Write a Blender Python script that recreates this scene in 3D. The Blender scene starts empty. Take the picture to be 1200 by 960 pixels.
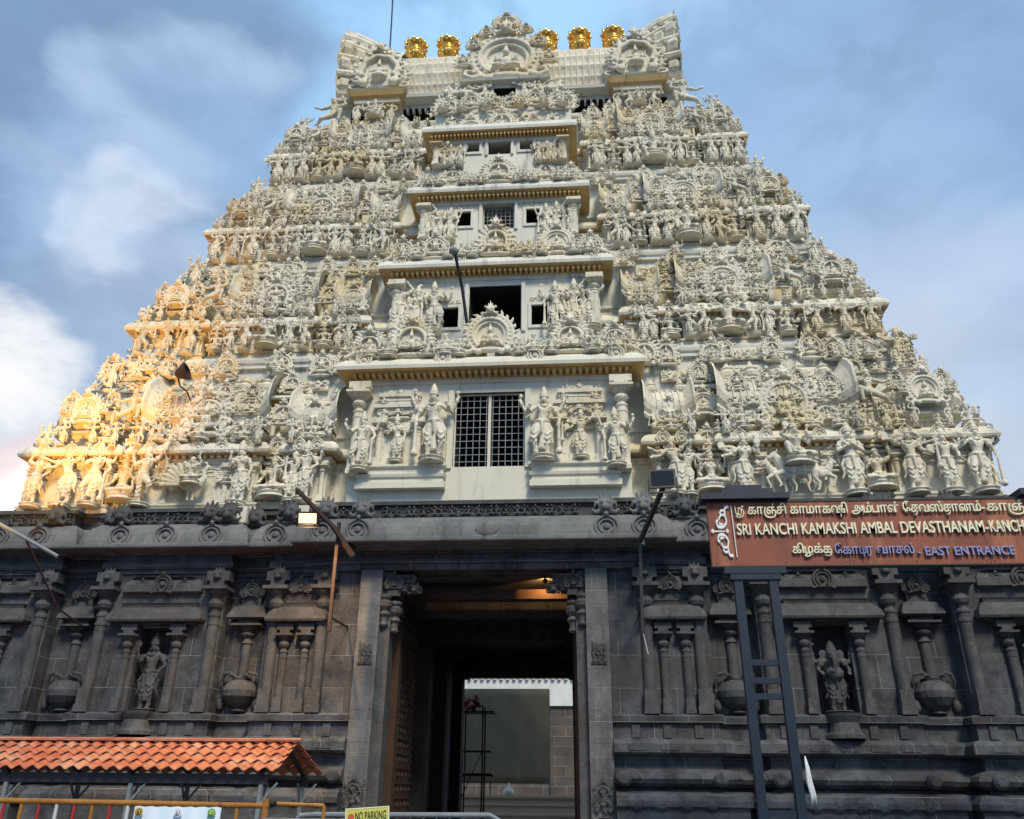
import bpy, bmesh, math, random
from math import sin, cos, pi, radians, sqrt, atan2
from mathutils import Vector, Matrix
random.seed(7)
SC = bpy.context.scene
COL = SC.collection
# ------------------------------------------------------------------ camera, sky, sun, exposure
cam = bpy.data.cameras.new('camera'); co = bpy.data.objects.new('camera', cam); COL.objects.link(co)
cam.sensor_width = 36; cam.sensor_fit = 'HORIZONTAL'; cam.lens = 961 / 1200 * 36
cam.clip_start = .05; cam.clip_end = 3000
_r = Vector((0.9969131, 0.077898, 0.009807)); _u = Vector((0.02406323, -0.4220466, 0.90625473)); _f = Vector((-0.07473444, 0.90322122, 0.42261826))
co.matrix_world = Matrix(((_r.x, _u.x, -_f.x, 2.32), (_r.y, _u.y, -_f.y, -20.0), (_r.z, _u.z, -_f.z, 1.5), (0, 0, 0, 1)))
SC.camera = co
SC.view_settings.view_transform = 'Standard'; SC.view_settings.look = 'None'
SC.view_settings.exposure = 0.30; SC.view_settings.gamma = 1
SC.cycles.max_bounces = 6; SC.cycles.diffuse_bounces = 3

SUN_EL, SUN_AZ = 48, 158          # azimuth from +y clockwise: behind the camera, to the right
W = bpy.data.worlds.new('World'); SC.world = W; W.use_nodes = True
def sky():
    nt = W.node_tree; N = nt.nodes; L = nt.links
    bg = N['Background']; bg.inputs[1].default_value = .1
    sk = N.new('ShaderNodeTexSky'); sk.sky_type = 'NISHITA'; sk.sun_disc = False
    sk.sun_elevation = radians(SUN_EL); sk.sun_rotation = radians(SUN_AZ); sk.dust_density = .6; sk.ozone_density = 1.5
    tc = N.new('ShaderNodeTexCoord')
    no = N.new('ShaderNodeTexNoise'); no.inputs['Scale'].default_value = 3.0; no.inputs['Detail'].default_value = 9; no.inputs['Roughness'].default_value = .55
    mp = N.new('ShaderNodeMapping'); mp.inputs['Scale'].default_value = (1, 1, 1.9); mp.inputs['Location'].default_value = (3.1, .7, 1.2)
    L.new(tc.outputs['Generated'], mp.inputs[0]); L.new(mp.outputs[0], no.inputs['Vector'])
    # direction bent by noise so that the cloud banks get ragged edges
    n2 = N.new('ShaderNodeTexNoise'); n2.inputs['Scale'].default_value = 2.4; n2.inputs['Detail'].default_value = 6
    L.new(mp.outputs[0], n2.inputs['Vector'])
    sub = N.new('ShaderNodeVectorMath'); sub.operation = 'SUBTRACT'; sub.inputs[1].default_value = (.5, .5, .5); L.new(n2.outputs['Color'], sub.inputs[0])
    sc = N.new('ShaderNodeVectorMath'); sc.operation = 'SCALE'; sc.inputs['Scale'].default_value = .55; L.new(sub.outputs[0], sc.inputs[0])
    ad = N.new('ShaderNodeVectorMath'); ad.operation = 'ADD'; L.new(tc.outputs['Generated'], ad.inputs[0]); L.new(sc.outputs[0], ad.inputs[1])
    nm = N.new('ShaderNodeVectorMath'); nm.operation = 'NORMALIZE'; L.new(ad.outputs[0], nm.inputs[0])
    def blob(px, py, a, b):       # soft-edged patch of sky round a direction: 1 inside a degrees, 0 beyond b
        d = (_f * 961 + _r * (px - 600) + _u * (480 - py)).normalized()
        dt = N.new('ShaderNodeVectorMath'); dt.operation = 'DOT_PRODUCT'; dt.inputs[1].default_value = d; L.new(nm.outputs[0], dt.inputs[0])
        mr = N.new('ShaderNodeMapRange'); mr.interpolation_type = 'SMOOTHSTEP'
        mr.inputs[1].default_value = cos(radians(b)); mr.inputs[2].default_value = cos(radians(a)); L.new(dt.outputs['Value'], mr.inputs[0])
        return mr.outputs[0]
    def mix(a, b, fac, k=1.0):
        m = N.new('ShaderNodeMix'); m.data_type = 'RGBA'
        if k != 1.0:
            q = N.new('ShaderNodeMath'); q.operation = 'MULTIPLY'; q.inputs[1].default_value = k; L.new(fac, q.inputs[0]); fac = q.outputs[0]
        L.new(fac, m.inputs[0])
        for s, v in ((6, a), (7, b)):
            if isinstance(v, tuple): m.inputs[s].default_value = (*v, 1)
            else: L.new(v, m.inputs[s])
        return m.outputs[2]
    def rmp(o_, lo, hi):
        r_ = N.new('ShaderNodeMapRange'); r_.interpolation_type = 'SMOOTHSTEP'; r_.inputs[1].default_value = lo; r_.inputs[2].default_value = hi; L.new(o_, r_.inputs[0]); return r_.outputs[0]
    n3 = N.new('ShaderNodeTexNoise'); n3.inputs['Scale'].default_value = 6.5; n3.inputs['Detail'].default_value = 10; n3.inputs['Roughness'].default_value = .6; n3.inputs['Distortion'].default_value = .5
    m3 = N.new('ShaderNodeMapping'); m3.inputs['Location'].default_value = (.4, 2.2, 5.1); m3.inputs['Scale'].default_value = (1, 1, 1.5); m3.inputs['Rotation'].default_value = (.3, .5, 0)
    L.new(tc.outputs['Generated'], m3.inputs[0]); L.new(m3.outputs[0], n3.inputs['Vector'])
    G = 10.0; cl = rmp(no.outputs['Fac'], .36, .64); wisp = rmp(n3.outputs['Fac'], .42, .70)
    base = mix((.29*G, .52*G, .80*G), (.21*G, .32*G, .50*G), cl)
    mm = N.new('ShaderNodeMix'); mm.data_type = 'RGBA'; mm.inputs[0].default_value = .85
    L.new(sk.outputs[0], mm.inputs[6]); L.new(base, mm.inputs[7]); c = mm.outputs[2]
    c = mix(c, (.40*G, .70*G, 1.0*G), blob(720, 10, 5, 22), .75)      # clear blue beside the summit
    c = mix(c, (.36*G, .60*G, .88*G), blob(400, 30, 3, 12), .6)
    c = mix(c, (.235*G, .36*G, .57*G), blob(1130, 180, 6, 25), .85)      # grey bank on the right
    c = mix(c, (.36*G, .50*G, .72*G), blob(1000, 330, 3, 15), .55)
    c = mix(c, (.17*G, .26*G, .42*G), blob(20, 230, 7, 17), .92)       # dark cloud on the left
    c = mix(c, (.19*G, .29*G, .46*G), blob(60, 60, 5, 14), .85)
    c = mix(c, (.46*G, .60*G, .80*G), blob(190, 60, .5, 5), .6)
    c = mix(c, (.30*G, .44*G, .66*G), blob(200, 210, 3, 10), .7)
    c = mix(c, (.72*G, .78*G, .86*G), blob(215, 290, .3, 4.5), .55)
    c = mix(c, (.30*G, .43*G, .62*G), blob(60, 470, 3, 10), .8)
    c = mix(c, (.95*G, .93*G, .90*G), blob(30, 405, .5, 5), .75)
    c = mix(c, (.95*G, .72*G, .68*G), blob(0, 540, .5, 4.5), .8)
    c = mix(c, (1.0*G, 1.0*G, 1.0*G), blob(0, 600, 1, 4), .9)
    c = mix(c, (.17*G, .25*G, .40*G), wisp, .42)
    c = mix(c, (.60*G, .72*G, .90*G), rmp(n3.outputs['Fac'], .30, .42), 0)
    c = mix(c, (.55*G, .67*G, .85*G), rmp(n2.outputs['Fac'], .56, .70), .35)
    c = mix(c, (1.0*G, .95*G, .87*G), blob(700, 3000, 25, 85), .95)     # unseen warm white sky patch behind the camera, shaped to warm the tower light
    L.new(c, bg.inputs[0])
sky()
sl = bpy.data.lights.new('sun', 'SUN'); sl.energy = 2.6; sl.angle = radians(14); sl.color = (1, .90, .70)
so = bpy.data.objects.new('sun', sl); COL.objects.link(so)
so.rotation_euler = (radians(90 - SUN_EL), 0, radians(180 - SUN_AZ)); so.location = (0, -30, 40)

# ------------------------------------------------------------------ materials
def nmat(name, c1, c2, scale=2.0, rough=.85, bump=.3, bscale=18, stains=None, stain_amt=.6, brick=None, metallic=0, spots=None, c3=None):
    m = bpy.data.materials.new(name); m.use_nodes = True; nt = m.node_tree; N = nt.nodes; L = nt.links
    b = N['Principled BSDF']; b.inputs['Roughness'].default_value = rough; b.inputs['Metallic'].default_value = metallic
    g = N.new('ShaderNodeNewGeometry'); P = g.outputs['Position']
    n = N.new('ShaderNodeTexNoise'); n.inputs['Scale'].default_value = scale; n.inputs['Detail'].default_value = 8; n.inputs['Roughness'].default_value = .62
    L.new(P, n.inputs['Vector'])
    def rng(s, a, bb, lo=0, hi=1):
        r = N.new('ShaderNodeMapRange'); r.inputs[1].default_value = a; r.inputs[2].default_value = bb; r.inputs[3].default_value = lo; r.inputs[4].default_value = hi
        L.new(s, r.inputs[0]); return r.outputs[0]
    def mx(f, a, c):
        x = N.new('ShaderNodeMix'); x.data_type = 'RGBA'; L.new(f, x.inputs[0])
        for s, v in ((6, a), (7, c)):
            if isinstance(v, tuple): x.inputs[s].default_value = (*v, 1)
            else: L.new(v, x.inputs[s])
        return x.outputs[2]
    c = mx(rng(n.outputs['Fac'], .35, .65), c1, c2)
    if c3:
        n3 = N.new('ShaderNodeTexNoise'); n3.inputs['Scale'].default_value = scale * .35; n3.inputs['Detail'].default_value = 5
        L.new(P, n3.inputs['Vector']); c = mx(rng(n3.outputs['Fac'], .5, .66), c, c3)
    if stains:
        mp = N.new('ShaderNodeMapping'); mp.inputs['Scale'].default_value = (2.6, 2.6, .38); L.new(P, mp.inputs[0])
        s = N.new('ShaderNodeTexNoise'); s.inputs['Scale'].default_value = 1.1; s.inputs['Detail'].default_value = 9; s.inputs['Roughness'].default_value = .68
        L.new(mp.outputs[0], s.inputs['Vector']); c = mx(rng(s.outputs['Fac'], .54, .74, 0, stain_amt), c, stains)
    if spots:
        s = N.new('ShaderNodeTexNoise'); s.inputs['Scale'].default_value = 7; s.inputs['Detail'].default_value = 7; L.new(P, s.inputs['Vector'])
        c = mx(rng(s.outputs['Fac'], .60, .70, 0, .6), c, spots)
    h = None
    if brick:
        bw, bh, mort = brick
        sx = N.new('ShaderNodeSeparateXYZ'); L.new(P, sx.inputs[0]); cb = N.new('ShaderNodeCombineXYZ')
        am = N.new('ShaderNodeMath'); am.operation = 'ADD'; L.new(sx.outputs[0], am.inputs[0]); L.new(sx.outputs[1], am.inputs[1])
        L.new(am.outputs[0], cb.inputs[0]); L.new(sx.outputs[2], cb.inputs[1])
        br = N.new('ShaderNodeTexBrick'); br.inputs['Scale'].default_value = 1; br.inputs['Brick Width'].default_value = bw; br.inputs['Row Height'].default_value = bh
        br.inputs['Mortar Size'].default_value = .008; br.inputs['Mortar Smooth'].default_value = .3; br.inputs['Bias'].default_value = 0
        br.inputs['Color1'].default_value = (1, 1, 1, 1); br.inputs['Color2'].default_value = (.72, .72, .75, 1); br.inputs['Mortar'].default_value = (1, 1, 1, 1)
        L.new(cb.outputs[0], br.inputs['Vector'])
        mu = N.new('ShaderNodeMix'); mu.data_type = 'RGBA'; mu.blend_type = 'MULTIPLY'; mu.inputs[0].default_value = 1
        L.new(c, mu.inputs[6]); L.new(br.outputs['Color'], mu.inputs[7]); c = mu.outputs[2]
        s2 = N.new('ShaderNodeTexNoise'); s2.inputs['Scale'].default_value = .9; L.new(P, s2.inputs['Vector'])
        q = N.new('ShaderNodeMath'); q.operation = 'MULTIPLY'; L.new(br.outputs['Fac'], q.inputs[0]); L.new(rng(s2.outputs['Fac'], .36, .56, 0, .9), q.inputs[1])
        c = mx(q.outputs[0], c, mort)
        h = br.outputs['Fac']
    L.new(c, b.inputs['Base Color'])
    if bump:
        n4 = N.new('ShaderNodeTexNoise'); n4.inputs['Scale'].default_value = bscale; n4.inputs['Detail'].default_value = 8; n4.inputs['Roughness'].default_value = .65
        L.new(P, n4.inputs['Vector'])
        bp = N.new('ShaderNodeBump'); bp.inputs['Strength'].default_value = bump; bp.inputs['Distance'].default_value = .09 if bump >= 1 else .03
        L.new(n4.outputs['Fac'], bp.inputs['Height']); o = bp.outputs[0]
        if h:
            b2 = N.new('ShaderNodeBump'); b2.invert = True; b2.inputs['Strength'].default_value = .8; b2.inputs['Distance'].default_value = .012
            L.new(h, b2.inputs['Height']); L.new(o, b2.inputs['Normal']); o = b2.outputs[0]
        L.new(o, b.inputs['Normal'])
    return m
STUC = nmat('stucco', (.78, .73, .60), (.63, .60, .51), 1.5, .8, .6, 15, stains=(.14, .14, .13), stain_amt=.75, spots=(.26, .25, .23), c3=(.64, .55, .37))
STUW = nmat('stucco_wall', (.74, .72, .64), (.60, .61, .57), .8, .8, .25, 9, stains=(.15, .16, .16), stain_amt=.9)
CREAM = nmat('cream_plaster', (.72, .69, .58), (.64, .62, .54), .8, .8, .2, 9, stains=(.36, .33, .28), stain_amt=.6)
OCHRE = nmat('ochre_paint', (.50, .29, .09), (.42, .22, .07), 1.5, .8, .3, 14, stains=(.12, .08, .05), stain_amt=.8)
SOFF2 = nmat('eave_yellow_paint', (.62, .46, .22), (.52, .33, .12), 1.0, .8, .3, 14, stains=(.14, .10, .06), stain_amt=.8)
SOFF = nmat('soffit_paint', (.60, .50, .34), (.50, .32, .12), 1.1, .8, .3, 14, stains=(.16, .12, .08), stain_amt=.7)
STONE = nmat('granite', (0.110, 0.119, 0.136), (0.026, 0.029, 0.036), 1.9, .8, .55, 20, stains=(0.010, 0.011, 0.014), stain_amt=.95, brick=(1.3, .74, (0.24, 0.24, 0.235)), spots=(0.128, 0.132, 0.132), c3=(0.070, 0.063, 0.063))
STONM = nmat('pale_granite', (0.173, 0.180, 0.191), (0.094, 0.099, 0.108), 1.9, .8, .5, 20, stains=(0.036, 0.037, 0.042), stain_amt=.85, brick=(5, .74, (0.259, 0.259, 0.252)), spots=(0.216, 0.216, 0.209))
STONC = nmat('carved_granite', (0.087, 0.092, 0.102), (0.039, 0.042, 0.049), 2.6, .78, .6, 20, stains=(0.016, 0.017, 0.019), stain_amt=.8, spots=(0.118, 0.119, 0.119), c3=(0.062, 0.057, 0.056))
STONL = nmat('cornice_granite', (0.200, 0.204, 0.208), (0.120, 0.124, 0.128), 1.6, .85, .6, 20, stains=(0.040, 0.040, 0.042), stain_amt=.85, spots=(0.216, 0.216, 0.200), brick=(1.25, 20, (0.240, 0.240, 0.232)))
GOLD = nmat('gold_leaf', (1.0, .62, .16), (.95, .52, .12), 3, .28, .05, 6, metallic=1)
BLACKM = nmat('black_metal', (.02, .02, .022), (.03, .03, .032), 3, .5, .1, 30)
NAVY = nmat('navy_paint', (.010, .020, .045), (.007, .013, .03), 3, .45, .1, 30)
RUST = nmat('rusty_metal', (.06, .028, .024), (.03, .018, .016), 6, .75, .4, 40)
GREYM = nmat('grey_metal', (.22, .25, .28), (.14, .16, .18), 5, .5, .2, 40)
SIGNR = nmat('sign_red_brown', (.29, .078, .038), (.19, .05, .028), 1.5, .5, .15, 8, stains=(.48, .20, .09), stain_amt=.85, spots=(.14, .05, .03))
CREAML = nmat('cream_letters', (.92, .88, .68), (.80, .75, .55), 4, .7, 0)
WHITEL = nmat('white_letters', (.85, .85, .84), (.80, .80, .80), 3, .5, 0)
BLUEL = nmat('lavender_letters', (.30, .30, .52), (.26, .27, .48), 3, .5, 0)
TILE = nmat('orange_tile', (.50, .155, .075), (.32, .085, .045), 5, .55, .4, 24, stains=(.16, .07, .05), stain_amt=.75, spots=(.22, .12, .09), c3=(.50, .24, .15))
YELM = nmat('yellow_metal', (.38, .17, .02), (.28, .11, .015), 4, .45, .2, 30, spots=(.12, .05, .03))
REDM = nmat('red_metal', (.40, .03, .025), (.32, .02, .02), 4, .45, .1, 30)
WHTM = nmat('white_metal', (.62, .63, .66), (.52, .53, .56), 4, .45, .1, 30)
WOOD = nmat('brown_wood', (.065, .028, .014), (.035, .016, .009), 2, .7, .4, 22, stains=(.02, .012, .008))
TARPM = nmat('olive_netting', (.27, .23, .155), (.235, .20, .135), .6, .9, .1, 60)
TANW = nmat('tan_wall', (.86, .62, .42), (.78, .56, .38), 1.2, .85, .2, 12)
PLAST = nmat('white_plaster', (.72, .74, .75), (.62, .64, .66), 1.2, .85, .2, 12, stains=(.35, .34, .32), stain_amt=.6)
BLOCK = nmat('block_wall', (.13, .10, .085), (.07, .065, .065), 1.2, .85, .4, 20, brick=(1.5, .62, (.55, .55, .55)))
CLOTH = nmat('white_cloth', (.70, .72, .74), (.60, .62, .66), 8, .9, .3, 30)
BANM = nmat('banner_blue_white', (.55, .64, .74), (.50, .60, .72), 3, .5, 0)
ASPH = nmat('asphalt', (.05, .05, .052), (.04, .04, .042), 1, .9, .4, 60)
PAVE = nmat('paving_stone', (.22, .21, .19), (.16, .155, .15), 1, .85, .4, 20, brick=(.9, .6, (.1, .1, .1)))
SHADEM = nmat('painted_interior_shade', (.03, .026, .022), (.02, .018, .016), 2, .95, .2, 12)  # near-black base colour paints in the shade of openings and passage
def flat(name, c, rough=.5, em=None, es=0):
    m = bpy.data.materials.new(name); m.use_nodes = True; b = m.node_tree.nodes['Principled BSDF']
    b.inputs['Base Color'].default_value = (*c, 1); b.inputs['Roughness'].default_value = rough
    if em: b.inputs['Emission Color'].default_value = (*em, 1); b.inputs['Emission Strength'].default_value = es
    return m
LAMPON = flat('lit_lamp_glass', (1, .8, .4), .4, (1.0, .64, .30), 1.7)
GLASSB = flat('dark_lamp_glass', (.01, .01, .012), .12)
YELP = flat('yellow_print', (.62, .62, .12)); CYANP = flat('pale_blue_print', (.35, .62, .78)); BLKP = flat('black_print', (.03, .04, .03)); GRNP = flat('green_print', (.12, .38, .10)); ORNP = flat('orange_print', (.55, .36, .08)); REDP = flat('red_print', (.6, .12, .05))

# ------------------------------------------------------------------ mesh helpers
def link(name, me, parent=None, loc=None, rot=None, scale=None):
    o = bpy.data.objects.new(name, me); COL.objects.link(o)
    if parent: o.parent = parent
    if loc is not None: o.location = loc
    if rot is not None: o.rotation_euler = rot
    if scale is not None: o.scale = scale if hasattr(scale, '__len__') else (scale,) * 3
    return o
def mesh(name, bm, mats, smooth=False):
    me = bpy.data.meshes.new(name)
    bmesh.ops.recalc_face_normals(bm, faces=bm.faces[:]) if smooth != 'keep' else None
    bm.to_mesh(me); bm.free()
    for m in (mats if isinstance(mats, (list, tuple)) else [mats]): me.materials.append(m)
    if smooth is True: me.shade_smooth()
    return me
def thing(name, label, cat, loc=(0, 0, 0), rz=0, group=None):
    o = bpy.data.objects.new(name, None); COL.objects.link(o); o.location = loc; o.rotation_euler = (0, 0, rz)
    o['label'] = label; o['category'] = cat
    if group: o['group'] = group
    return o
def box(bm, x0, x1, y0, y1, z0, z1, mi=0, M=None):
    vs = [Vector((x, y, z)) for z in (z0, z1) for y in (y0, y1) for x in (x0, x1)]
    if M: vs = [M @ v for v in vs]
    v = [bm.verts.new(p) for p in vs]
    for f in ((0, 2, 3, 1), (4, 5, 7, 6), (0, 1, 5, 4), (2, 6, 7, 3), (0, 4, 6, 2), (1, 3, 7, 5)):
        bm.faces.new([v[i] for i in f]).material_index = mi
def bar(bm, a, b, w, d=None, n=4, mi=0):
    a, b = Vector(a), Vector(b); t = (b - a).normalized(); d = d or w
    up = Vector((0, 0, 1)) if abs(t.z) < .95 else Vector((0, 1, 0))
    s = t.cross(up).normalized(); q = s.cross(t)
    if n == 4: offs = [(-w/2, -d/2), (w/2, -d/2), (w/2, d/2), (-w/2, d/2)]
    else: offs = [(w/2 * cos(2*pi*i/n), d/2 * sin(2*pi*i/n)) for i in range(n)]
    A = [bm.verts.new(a + s*x + q*y) for x, y in offs]; B = [bm.verts.new(b + s*x + q*y) for x, y in offs]
    for i in range(len(A)):
        bm.faces.new((A[i], A[(i+1) % len(A)], B[(i+1) % len(A)], B[i])).material_index = mi
    bm.faces.new(A[::-1]).material_index = mi; bm.faces.new(B).material_index = mi
def tube(bm, pts, r, n=8, cap=True, mi=0):
    rr = r if hasattr(r, '__len__') else [r] * len(pts); pts = [Vector(p) for p in pts]; rings = []; prev = None
    for i, p in enumerate(pts):
        t = (pts[min(i+1, len(pts)-1)] - pts[max(i-1, 0)]).normalized()
        if prev is None:
            up = Vector((0, 0, 1)) if abs(t.z) < .9 else Vector((0, 1, 0)); s = t.cross(up).normalized()
        else: s = (prev - t * prev.dot(t)).normalized()
        prev = s; q = t.cross(s)
        rings.append([bm.verts.new(p + (s*cos(2*pi*k/n) + q*sin(2*pi*k/n)) * rr[i]) for k in range(n)])
    for A, B in zip(rings, rings[1:]):
        for k in range(n): bm.faces.new((A[k], A[(k+1) % n], B[(k+1) % n], B[k])).material_index = mi
    if cap: bm.faces.new(rings[0][::-1]).material_index = mi; bm.faces.new(rings[-1]).material_index = mi
def lathe(bm, prof, n=16, c=(0, 0, 0), mi=0, sq=0.0, ribs=0, rib=0.0, M=None):
    # prof [(r, z)]; sq squares the section, ribs flute it
    rings = []
    for r, z in prof:
        ring = []
        for k in range(n):
            a = 2 * pi * (k + .5) / n; rad = r
            if sq:
                e = 2 + sq * 8; rad = r / ((abs(cos(a))**e + abs(sin(a))**e) ** (1 / e))
            if ribs: rad *= 1 + rib * cos(ribs * a)
            p = Vector((c[0] + rad * cos(a), c[1] + rad * sin(a), c[2] + z))
            ring.append(bm.verts.new(M @ p if M else p))
        rings.append(ring)
    for A, B in zip(rings, rings[1:]):
        for k in range(n): bm.faces.new((A[k], A[(k+1) % n], B[(k+1) % n], B[k])).material_index = mi
    bm.faces.new(rings[0][::-1]).material_index = mi; bm.faces.new(rings[-1]).material_index = mi
def ell(bm, c, r, sub=2, M=None):
    r = r if hasattr(r, '__len__') else (r, r, r)
    m = Matrix.Translation(Vector(c)) @ (M or Matrix()) @ Matrix.Diagonal((*r, 1))
    bmesh.ops.create_icosphere(bm, subdivisions=sub, radius=1, matrix=m)
def cap(bm, a, ra, b, rb, n=10):
    a, b = Vector(a), Vector(b); tube(bm, [a, b], [ra, rb], n); ell(bm, a, ra, 1); ell(bm, b, rb, 1)
def fuse(name, bm, voxel, mat, ratio=.4, smooth_it=2):
    me = bpy.data.meshes.new('tmp'); bm.to_mesh(me); bm.free()
    o = bpy.data.objects.new('tmp', me); COL.objects.link(o)
    r = o.modifiers.new('r', 'REMESH'); r.mode = 'VOXEL'; r.voxel_size = voxel
    if smooth_it: s = o.modifiers.new('s', 'SMOOTH'); s.factor = .5; s.iterations = smooth_it
    if ratio < 1: d = o.modifiers.new('d', 'DECIMATE'); d.ratio = ratio
    dg = bpy.context.evaluated_depsgraph_get(); dg.update()
    out = bpy.data.meshes.new_from_object(o.evaluated_get(dg)); out.name = name
    out.materials.clear(); out.materials.append(mat); out.shade_smooth()
    bpy.data.objects.remove(o); bpy.data.meshes.remove(me)
    return out
def remat(me, mat, name):
    m = me.copy(); m.name = name; m.materials.clear(); m.materials.append(mat); return m
def offset_poly(pl, d):
    n = len(pl); out = []
    for i in range(n):
        p0, p1, p2 = pl[i-1], pl[i], pl[(i+1) % n]
        e1 = (p1[0]-p0[0], p1[1]-p0[1]); e2 = (p2[0]-p1[0], p2[1]-p1[1])
        l1 = math.hypot(*e1); l2 = math.hypot(*e2)
        n1 = (e1[1]/l1, -e1[0]/l1); n2 = (e2[1]/l2, -e2[0]/l2)
        out.append((p1[0] + d*(n1[0]+n2[0]) if abs(n1[0]*n2[0]+n1[1]*n2[1]) < .5 else p1[0]+d*n1[0], p1[1] + d*(n1[1]+n2[1]) if abs(n1[0]*n2[0]+n1[1]*n2[1]) < .5 else p1[1]+d*n1[1]))
    return out
def loft(bm, plan, prof, soffit=None, capb=True, mi=0):
    # plan CCW rectilinear; prof [(offset, z[, mat])]; soffit = material index for downward faces
    rings = [[bm.verts.new((x, y, q[1])) for x, y in offset_poly(plan, q[0])] for q in prof]
    n = len(plan)
    for j, (A, B) in enumerate(zip(rings, rings[1:])):
        k = mi
        if len(prof[j+1]) > 2: k = prof[j+1][2]
        elif soffit is not None and prof[j+1][0] - prof[j][0] > .08 and abs(prof[j+1][1] - prof[j][1]) < .12: k = soffit
        for i in range(n):
            f = bm.faces.new((A[i], A[(i+1) % n], B[(i+1) % n], B[i])); f.material_index = k
    if capb:
        bm.faces.new(rings[0][::-1]).material_index = mi; bm.faces.new(rings[-1]).material_index = mi
def plan_of(breaks, y1, side=None):
    # breaks: [(x_end, y)] from the centre outwards (x>0), mirrored; rear wall at y1
    pts = []; x = 0
    R = []
    for i, (xe, y) in enumerate(breaks):
        R.append((x if i else 0, y)); R.append((xe, y)); x = xe
    R = R[1:]
    Lf = [(-a, b) for a, b in R[::-1]]
    Wd = R[-1][0]; yf = R[-1][1]
    S = []
    for t0, t1, dx in (side or []):
        S += [(Wd, yf+(y1-yf)*t0), (Wd-dx, yf+(y1-yf)*t0), (Wd-dx, yf+(y1-yf)*t1), (Wd, yf+(y1-yf)*t1)]
    return Lf + R + S + [(Wd, y1), (-Wd, y1)] + [(-a, b) for a, b in S[::-1]]
def wall_holes(bm, x0, x1, z0, z1, y, holes, depth, mi=0, mh=0):
    sill = .04
    # front face at y with tunnels (hx0,hx1,hz0,hz1) going back by depth
    xs = sorted({x0, x1, *[h[0] for h in holes], *[h[1] for h in holes]}); zs = sorted({z0, z1, *[h[2] for h in holes], *[h[3] for h in holes]})
    def q(a, m): bm.faces.new([bm.verts.new(p) for p in a]).material_index = m
    for a, b in zip(xs, xs[1:]):
        for c, d in zip(zs, zs[1:]):
            mxp, mz = (a+b)/2, (c+d)/2
            if not any(h[0] < mxp < h[1] and h[2] < mz < h[3] for h in holes): q([(a, y, c), (b, y, c), (b, y, d), (a, y, d)], mi)
    for h in holes:
        a, b, c, d = h; Y = y + depth
        for ya, yb, m in ((y, y+sill, mi), (y+sill, Y, mh)):
            q([(a, ya, c), (a, ya, d), (a, yb, d), (a, yb, c)], m); q([(b, ya, d), (b, ya, c), (b, yb, c), (b, yb, d)], m)
            q([(a, ya, c), (a, yb, c), (b, yb, c), (b, ya, c)], m); q([(a, ya, d), (b, ya, d), (b, yb, d), (a, yb, d)], m)
        q([(a, Y, c), (a, Y, d), (b, Y, d), (b, Y, c)], mh)
    Y = y + depth + .3
    q([(x0, y, z0), (x0, y, z1), (x0, Y, z1), (x0, Y, z0)], mi); q([(x1, y, z1), (x1, y, z0), (x1, Y, z0), (x1, Y, z1)], mi)
    q([(x0, y, z1), (x1, y, z1), (x1, Y, z1), (x0, Y, z1)], mi); q([(x0, y, z0), (x0, Y, z0), (x1, Y, z0), (x1, y, z0)], mi)

# ------------------------------------------------------------------ sculpture kit (all unit sized, facing -y, fused to one skin)
def crown(bm, x, y, z, h=.2, r=.062):
    prof = [(r*.95, 0), (r*1.15, h*.06), (r*.95, h*.14), (r*1.0, h*.3), (r*1.05, h*.36), (r*.72, h*.42), (r*.72, h*.6), (r*.8, h*.66), (r*.42, h*.75), (r*.36, h*.88), (r*.12, h)]
    lathe(bm, prof, 12, (x, y, z))
def head(bm, c, s=1.0, cr=.2, fem=False):
    x, y, z = c
    ell(bm, (x, y, z), (.047*s, .052*s, .062*s)); ell(bm, (x, y-.052*s, z-.008*s), (.010*s, .018*s, .016*s), 1)
    ell(bm, (x, y-.046*s, z-.034*s), (.020*s, .012*s, .008*s), 1)
    for k in (-1, 1):
        ell(bm, (x+k*.055*s, y+.005, z-.02*s), (.016*s, .018*s, .034*s), 1)
        ell(bm, (x+k*.02*s, y-.045*s, z+.012*s), (.012*s, .010*s, .007*s), 1)
        ell(bm, (x+k*.075*s, y+.01, z-.075*s), (.03*s, .028*s, .03*s), 1)
    tube(bm, [(x, y+.01, z-.1*s), (x, y, z-.03*s)], .032*s)
    if cr: crown(bm, x, y+.008, z+.035*s, cr, .06*s)
def hand(bm, p, d, s=1.0):
    p = Vector(p); d = Vector(d).normalized(); ell(bm, p, .021*s, 1)
    u = d.cross(Vector((0, 1, 0))); u = u.normalized() if u.length > .1 else Vector((1, 0, 0))
    for k in (-1.2, -.4, .4, 1.2): tube(bm, [p + u*k*.011*s, p + u*k*.016*s + d*(.052 - abs(k)*.006)*s], [.0085*s, .006*s], 5)
    tube(bm, [p, p + u*.034*s + d*.012*s], [.009*s, .007*s], 5)
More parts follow.
